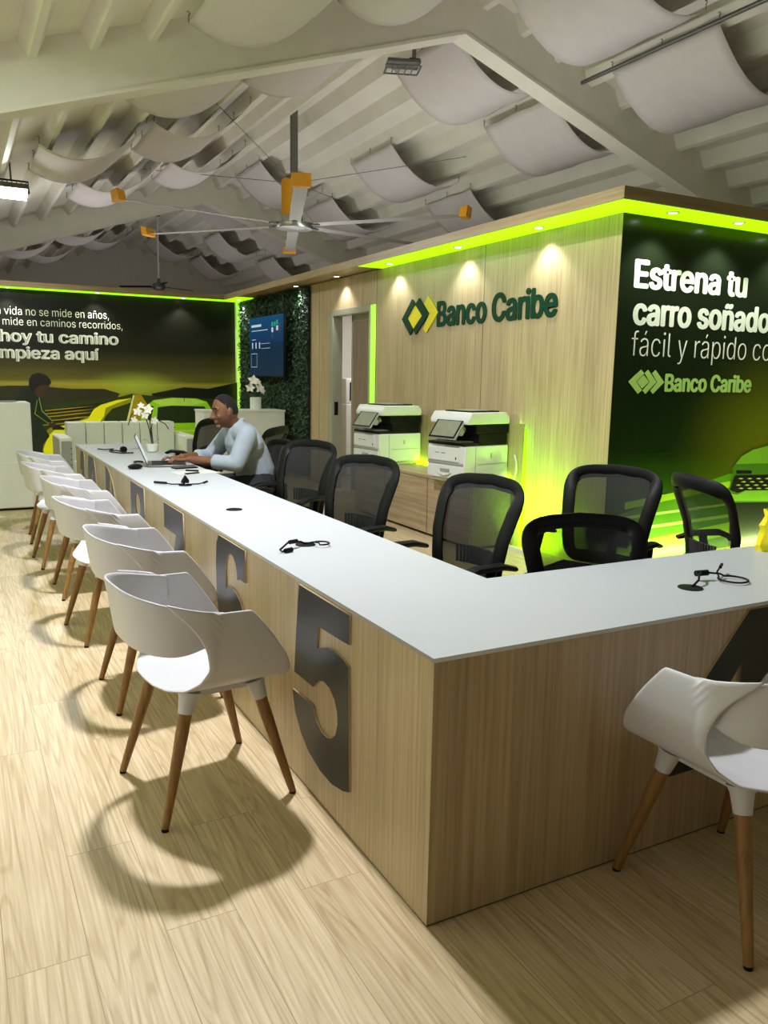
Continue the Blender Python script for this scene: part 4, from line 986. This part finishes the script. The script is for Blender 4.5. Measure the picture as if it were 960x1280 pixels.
# ------------------------------------------------------------------ things on the counter
def grommet(x, y, label, cable=None):
    t = thing('cable_grommet', label, 'cable outlet', (x, y, .75), 0, 'black cable outlets in the countertop')
    MB().lathe([(.001, 0), (.042, 0), (.042, .003), (.034, .005), (.001, .0035)], n=28).build('cap', M_black, t)
    if cable:
        for pts, r in cable: MB().tube(pts, r, 8).build('cable', M_black, t)
    return t
def loop(c, r, z, a0, a1, n=14, ry=None): return [(c[0]+r*math.cos(R(a0+(a1-a0)*i/n)), c[1]+(ry or r)*math.sin(R(a0+(a1-a0)*i/n)), z) for i in range(n+1)]
grommet(1.165, .222, 'black cable outlet with a looped cable on the short counter side', [([(.01, 0, .004), (.05, .01, .02), (.075, .03, .035), (.12, .06, .03)], .004), ([(.10, .066, .026), (.15, .058, .026)], .011),
        ([(.15, .058, .026), (.2, .045, .02)]+loop((.215, -.0), .05, .008, 75, -250)+[(.215, .07, .02), (.27, .10, .03)], .0035), ([(.255, .09, .028), (.285, .108, .032)], .006)])
grommet(.235, 1.40, 'black cable outlet with a coiled cable above the number 6', [([(0, .0, .004), (-.03, -.02, .02), (-.10, -.06, .03), (-.15, -.10, .012), (-.15, -.12, .008), (-.11, -.10, .008)], .004), ([(-.09, -.05, .028), (-.05, -.03, .026)], .009),
        ([(-.135, -.115, .009), (-.10, -.10, .009)], .010), ([(0, 0, .006), (.02, -.04, .018), (.03, -.07, .02)]+loop((.05, -.045), .035, .012, -120, 150)+[(.0, -.02, .012)], .0035)])
grommet(.235, 2.36, 'plain black cable outlet above the number 7')
grommet(.235, 3.36, 'black cable outlet with an upright cable end, before the laptop', [([(-.014, 0, .016), (-.01, 0, .03), (0, 0, .055), (.012, 0, .03), (.012, 0, .016)], .014), ([(0, -.02, .01), (.08, -.01, .008), (.14, .02, .012)], .004), ([(.12, .012, .010), (.15, .03, .016)], .007), ([(0, .0, .01), (-.08, .02, .01), (-.09, .05, .01), (-.13, .1, .012)], .004), ([(-.10, .07, .012), (-.16, .14, .012)], .008)])
grommet(.27, 5.60, 'black cable outlet with tangled cables near the far end of the counter', [([(0, 0, .01), (-.05, .06, .02), (-.10, .12, .01), (-.05, .2, .02), (-.12, .26, .012), (-.16, .36, .01)], .006), ([(.0, -.02, .032), (.0, .03, .032)], .029), ([(-.1, .05, .01), (-.04, -.08, .01), (.06, -.12, .012)], .006)])

# laptop (faces the man, +x)
t = thing('laptop', 'open grey laptop the man is typing on', 'laptop', (.40, 4.56, .75), R(-12))
MB().bb((-.14, -.17, 0), (.14, .17, .016)).build('base', M_grey, t, bevel=.004)
MB().bb((-.11, -.15, .016), (.03, .15, .018)).build('keyboard', M_black, t, smooth=0)
M_ = Matrix.Rotation(R(-22), 3, 'Y')
sd = MB().box(Vector((-.14, 0, .012))+M_ @ Vector((0, 0, .12)), (.008, .34, .235), M_).build('screen_lid', M_grey, t, bevel=.003)
MB().box(Vector((-.14, 0, .012))+M_ @ Vector((.0045, 0, .12)), (.0015, .32, .21), M_).build('screen', mat('laptop_screen', (200, 210, 215), .3, emit=(.6, .65, .7), es=.6, noise=.02), sd, smooth=0)
t = thing('desk_charger', 'black cable outlet box with a cable loop left of the laptop', 'charger', (.125, 4.36, .75))
b = MB(); b.ball((0, 0, .018), (.055, .045, .02), 12); b.build('body', M_black, t)
MB().tube(loop((.03, .02), .03, .05, -60, 220, 12), .006, 6).build('cable', M_black, t)
for i, (x, y, rz, lb) in enumerate(((.47, 4.02, 8, 'white sheet of paper on the counter in front of the man'),)):
    tag(MB().box((x, y, .7512), (.30, .21, .0015), Matrix.Rotation(R(rz), 3, 'Z')).build('paper_sheet', M_white, smooth=0), lb, 'paper')
t = thing('smartphone', 'black smartphone beside the laptop', 'phone', (.47, 4.30, .75), R(10))
MB().bb((-.09, -.045, 0), (.09, .045, .010)).build('body', M_black, t, bevel=.004)
MB().bb((-.082, -.039, .010), (.082, .039, .0108)).build('screen', M_grey, t, smooth=0)
t = thing('stapler', 'small black stapler lying on the white sheet of paper', 'stapler', (.43, 3.93, .752), R(20))
MB().bb((-.055, -.014, 0), (.055, .014, .008)).build('base', M_black, t, bevel=.003)
MB().box((0, 0, .022), (.105, .016, .012), Matrix.Rotation(R(6), 3, 'Y')).build('arm', M_black, t, bevel=.004)
# yellow bag
b = MB(); rn = random.Random(5)
def bagf(u, v):
    q = 2*math.pi*u; r = (.085+.02*math.sin(3*q+1))*(1-.25*v)*(1 if v > 0 else .9)+rn.uniform(-.008, .008)
    return Vector((r*1.2*math.cos(q), r*.8*math.sin(q), .17*v+rn.uniform(-.004, .006)*(v > 0)))
vs_ = [[bagf(i/18, j/8) for j in range(9)] for i in range(18)]
b.add([p for row in vs_ for p in row], [(i*9+j, ((i+1) % 18)*9+j, ((i+1) % 18)*9+j+1, i*9+j+1) for i in range(18) for j in range(8)])
b.add([Vector((0, 0, .165))]+[vs_[i][8] for i in range(18)], [(0, 1+i, 1+(i+1) % 18) for i in range(18)])
b.add([Vector((-.08, 0, .15)), Vector((.0, .02, .155)), Vector((-.02, 0, .20)), Vector((-.13, -.01, .19))], [(0, 1, 2, 3)])
tag(b.build('plastic_bag', mat('bag_yellow', (240, 226, 20), .45, noise=.08, nscale=20), smooth=25, loc=(2.02, .50, .75)), 'crumpled yellow plastic bag on the short counter side', 'bag')

# ------------------------------------------------------------------ the seated man (faces -X)
MO = Vector((1.05, 4.50, 0))
pm = thing('person', 'man in a pale blue-grey shirt typing on a laptop behind the counter', 'person', MO)
M_skin = mat('skin_brown', (112, 72, 48), .55, noise=.08, nscale=14)
M_shirt = mat('shirt_pale_blue', (150, 160, 174), .85, noise=.04, nscale=18, bump=.15)
M_trous = mat('trousers_dark', (28, 30, 38), .85, noise=.1, nscale=60)
M_hair = mat('hair_black', (12, 10, 9), .9, noise=.3, nscale=160, bump=.3)
def remesh(mb, name, m_, vox, sm=6):
    o = mb.build('tmp', m_, smooth=0)
    q = o.modifiers.new('r', 'REMESH'); q.mode = 'VOXEL'; q.voxel_size = vox
    q = o.modifiers.new('s', 'SMOOTH'); q.factor = .5; q.iterations = sm
    return bake(o, name, m_, pm, smooth=180)
def L(*a): return Vector(a)-MO
def limb(mb, pts, rs):
    mb.tube(pts, rs, 14)
    for p, r in zip(pts, rs): mb.ball(p, r, 12)
HC = L(.835, 4.45, 1.165)
SHL, SHR = L(.955, 4.29, .985), L(.955, 4.69, .985)
ELL, ELR = L(.845, 4.225, .775), L(.80, 4.76, .785)
WRL, WRR = L(.555, 4.45, .800), L(.54, 4.63, .800)
tilt = Matrix.Rotation(R(12), 3, 'Y').transposed()   # head bowed forward
b = MB()
# head
def headpt(th, ph):
    d_ = Vector((math.sin(th)*math.cos(ph), math.sin(th)*math.sin(ph), math.cos(th)))
    r = Vector((.100*d_.x, .078*d_.y, .128*d_.z))
    if d_.z < 0:
        k_ = -d_.z; r.y *= 1-.30*k_*k_; r.x = r.x*(1-.12*k_)-.018*k_*(1 if d_.x < .3 else .0)
    return r
vs = []; nn, mm = 32, 22
for i in range(mm+1):
    for j in range(nn): vs.append(HC+tilt @ headpt(math.pi*(i+.01)/(mm+.02), 2*math.pi*j/nn))
b.add(vs, [(i*nn+j, (i+1)*nn+j, (i+1)*nn+(j+1) % nn, i*nn+(j+1) % nn) for i in range(mm) for j in range(nn)]+[tuple(range(nn)), tuple(mm*nn+j for j in range(nn))[::-1]])
hd = lambda x, y, z: HC+tilt @ Vector((x, y, z))
b.tube([hd(-.092, 0, .022), hd(-.106, 0, -.008), hd(-.118, 0, -.030), hd(-.098, 0, -.040)], [.010, .013, .018, .012], 10)      # nose
for sy in (-1, 1):
    b.ball(hd(-.100, sy*.014, -.032), .011, 8)                                   # nostril wings
    b.ball(hd(.012, sy*.078, -.008), (.018, .010, .032), 10)                      # ears
    b.tube([hd(-.090, sy*.012, .030), hd(-.088, sy*.036, .036), hd(-.070, sy*.056, .028)], .009, 8)   # brow
    b.ball(hd(-.066, sy*.044, -.028), (.022, .020, .022), 10)                    # cheek
b.tube([hd(-.092, -.024, -.064), hd(-.102, 0, -.062), hd(-.092, .024, -.064)], [.005, .007, .005], 8)     # lips
b.tube([hd(-.088, -.020, -.076), hd(-.098, 0, -.078), hd(-.088, .020, -.076)], [.005, .007, .005], 8)
b.ball(hd(-.078, 0, -.106), (.022, .026, .018), 10)                               # chin
limb(b, [hd(.015, 0, -.06), L(.905, 4.47, 1.06), L(.95, 4.49, .99)], [.058, .058, .065])
limb(b, [L(.96, 4.49, .97), L(1.02, 4.5, .85), L(1.08, 4.5, .68), L(1.08, 4.5, .56)], [.10, .13, .13, .13])
for S, E_, Wr in ((SHL, ELL, WRL), (SHR, ELR, WRR)):
    limb(b, [S, (S+E_)/2, E_], [.056, .05, .042]); limb(b, [E_, E_.lerp(Wr, .35), Wr], [.042, .042, .027])
for sy in (4.40, 4.60):
    limb(b, [L(1.06, sy, .55), L(.80, sy-.0, .56), L(.64, sy, .53)], [.09, .08, .062]); limb(b, [L(.64, sy, .53), L(.68, sy, .32), L(.72, sy, .10)], [.058, .055, .04])
    limb(b, [L(.72, sy, .06), L(.60, sy, .045)], [.04, .034])
# hands with five fingers on the keyboard
for Wr, sy in ((WRL, 1), (WRR, -1)):
    dv = Vector((-1, .05*sy, -.06)).normalized(); sd_ = Vector((0, 1, 0))
    palm = Wr+dv*.055
    b.ball(palm, (.052, .038, .017), 12); b.ball(Wr+dv*.02, (.034, .028, .019), 10)
    for k_, (off, ln) in enumerate(((-.030, .062), (-.010, .074), (.011, .078), (.032, .070))):
        o_ = off*(-sy)*-1
        p0 = palm+dv*.040+sd_*o_; p1 = p0+dv*ln*.45+Vector((0, 0, .012)); p2 = p0+dv*ln*.75+Vector((0, 0, .000)); p3 = p0+dv*ln*.92+Vector((0, 0, -.018))
        b.tube([palm+dv*.01+sd_*o_*.8, p0, p1, p2, p3], [.010, .0095, .009, .0082, .0072], 8); b.ball(p3, .0072, 6)
    p0 = Wr+dv*.03+sd_*sy*.028; b.tube([p0, p0+dv*.028+sd_*sy*.022+Vector((0, 0, -.002)), p0+dv*.06+sd_*sy*.026+Vector((0, 0, -.008))], [.013, .0115, .009], 8)
remesh(b, 'body', M_skin, .0052, 5)
# shirt
b = MB()
limb(b, [L(.945, 4.49, .995), L(.985, 4.495, .93), L(1.035, 4.5, .82), L(1.09, 4.5, .68), L(1.09, 4.5, .55)], [.105, .148, .158, .158, .152])
limb(b, [SHL, L(.95, 4.49, 1.0), SHR], [.078, .088, .078])
b.ball(L(1.02, 4.50, .90), (.125, .215, .13), 16)
for S, E_, Wr in ((SHL, ELL, WRL), (SHR, ELR, WRR)):
    limb(b, [S, S.lerp(E_, .5), E_], [.078, .072, .064]); limb(b, [E_, E_.lerp(Wr, .42)], [.064, .055])
    c0 = E_.lerp(Wr, .36); c1 = E_.lerp(Wr, .50); b.tube([c0, c1], [.060, .058], 16)
    for q in (.3, .55, .8): b.tube(loop((0, 0), 1, 0, 0, 1, 1) and [S.lerp(E_, q)+Vector((-.05, .03, .03)), S.lerp(E_, q+.05)+Vector((.0, -.055, -.0)), S.lerp(E_, q+.1)+Vector((.05, .0, .03))], .016, 6)
b.tube([L(.885, 4.44, 1.035), L(.90, 4.415, 1.055), L(.955, 4.43, 1.085), L(.985, 4.49, 1.09), L(.955, 4.55, 1.085), L(.90, 4.56, 1.055), L(.885, 4.53, 1.035)], .022, 8)
remesh(b, 'shirt', M_shirt, .009, 4)
b = MB()
for sy in (4.40, 4.60):
    limb(b, [L(1.06, sy, .555), L(.80, sy, .565), L(.64, sy, .535)], [.112, .095, .076]); limb(b, [L(.64, sy, .53), L(.68, sy, .32), L(.72, sy, .12)], [.074, .068, .06])
limb(b, [L(1.09, 4.46, .58), L(1.09, 4.54, .58)], [.155, .155])
remesh(b, 'trousers', M_trous, .012, 4)
for sy in (4.40, 4.60):
    b = MB(); limb(b, [L(.73, sy, .055), L(.66, sy, .05), L(.57, sy, .042)], [.048, .045, .036]); b.build('shoe', M_black, pm)
# hair cap
vs = []; nn, mm = 32, 12
def hairline(ph):
    c = math.cos(ph)      # c=-1 front
    return .66 if c < -.8 else (.66+(c+.8)*.80 if c < -.15 else (1.19+(c+.15)*2.6 if c < .1 else 1.84+.12*(c-.1)))
for i in range(mm+1):
    for j in range(nn):
        ph = 2*math.pi*j/nn; th = .01+hairline(ph)*i/mm; vs.append(HC+tilt @ (headpt(th, ph)*(1.02 if i < mm else .99)))
b = MB(); b.add(vs, [(i*nn+j, (i+1)*nn+j, (i+1)*nn+(j+1) % nn, i*nn+(j+1) % nn) for i in range(mm) for j in range(nn)]+[tuple(range(nn))])
b.build('hair', M_hair, pm, smooth=80)
for sy in (-1, 1):
    b = MB(); b.ball(hd(-.085, sy*.034, .006), (.009, .013, .005), 10); b.build('eye', M_hair, pm)
    b = MB(); b.tube([hd(-.098, sy*.016, .038), hd(-.096, sy*.036, .044), hd(-.08, sy*.058, .036)], .005, 6); b.build('eyebrow', M_hair, pm)
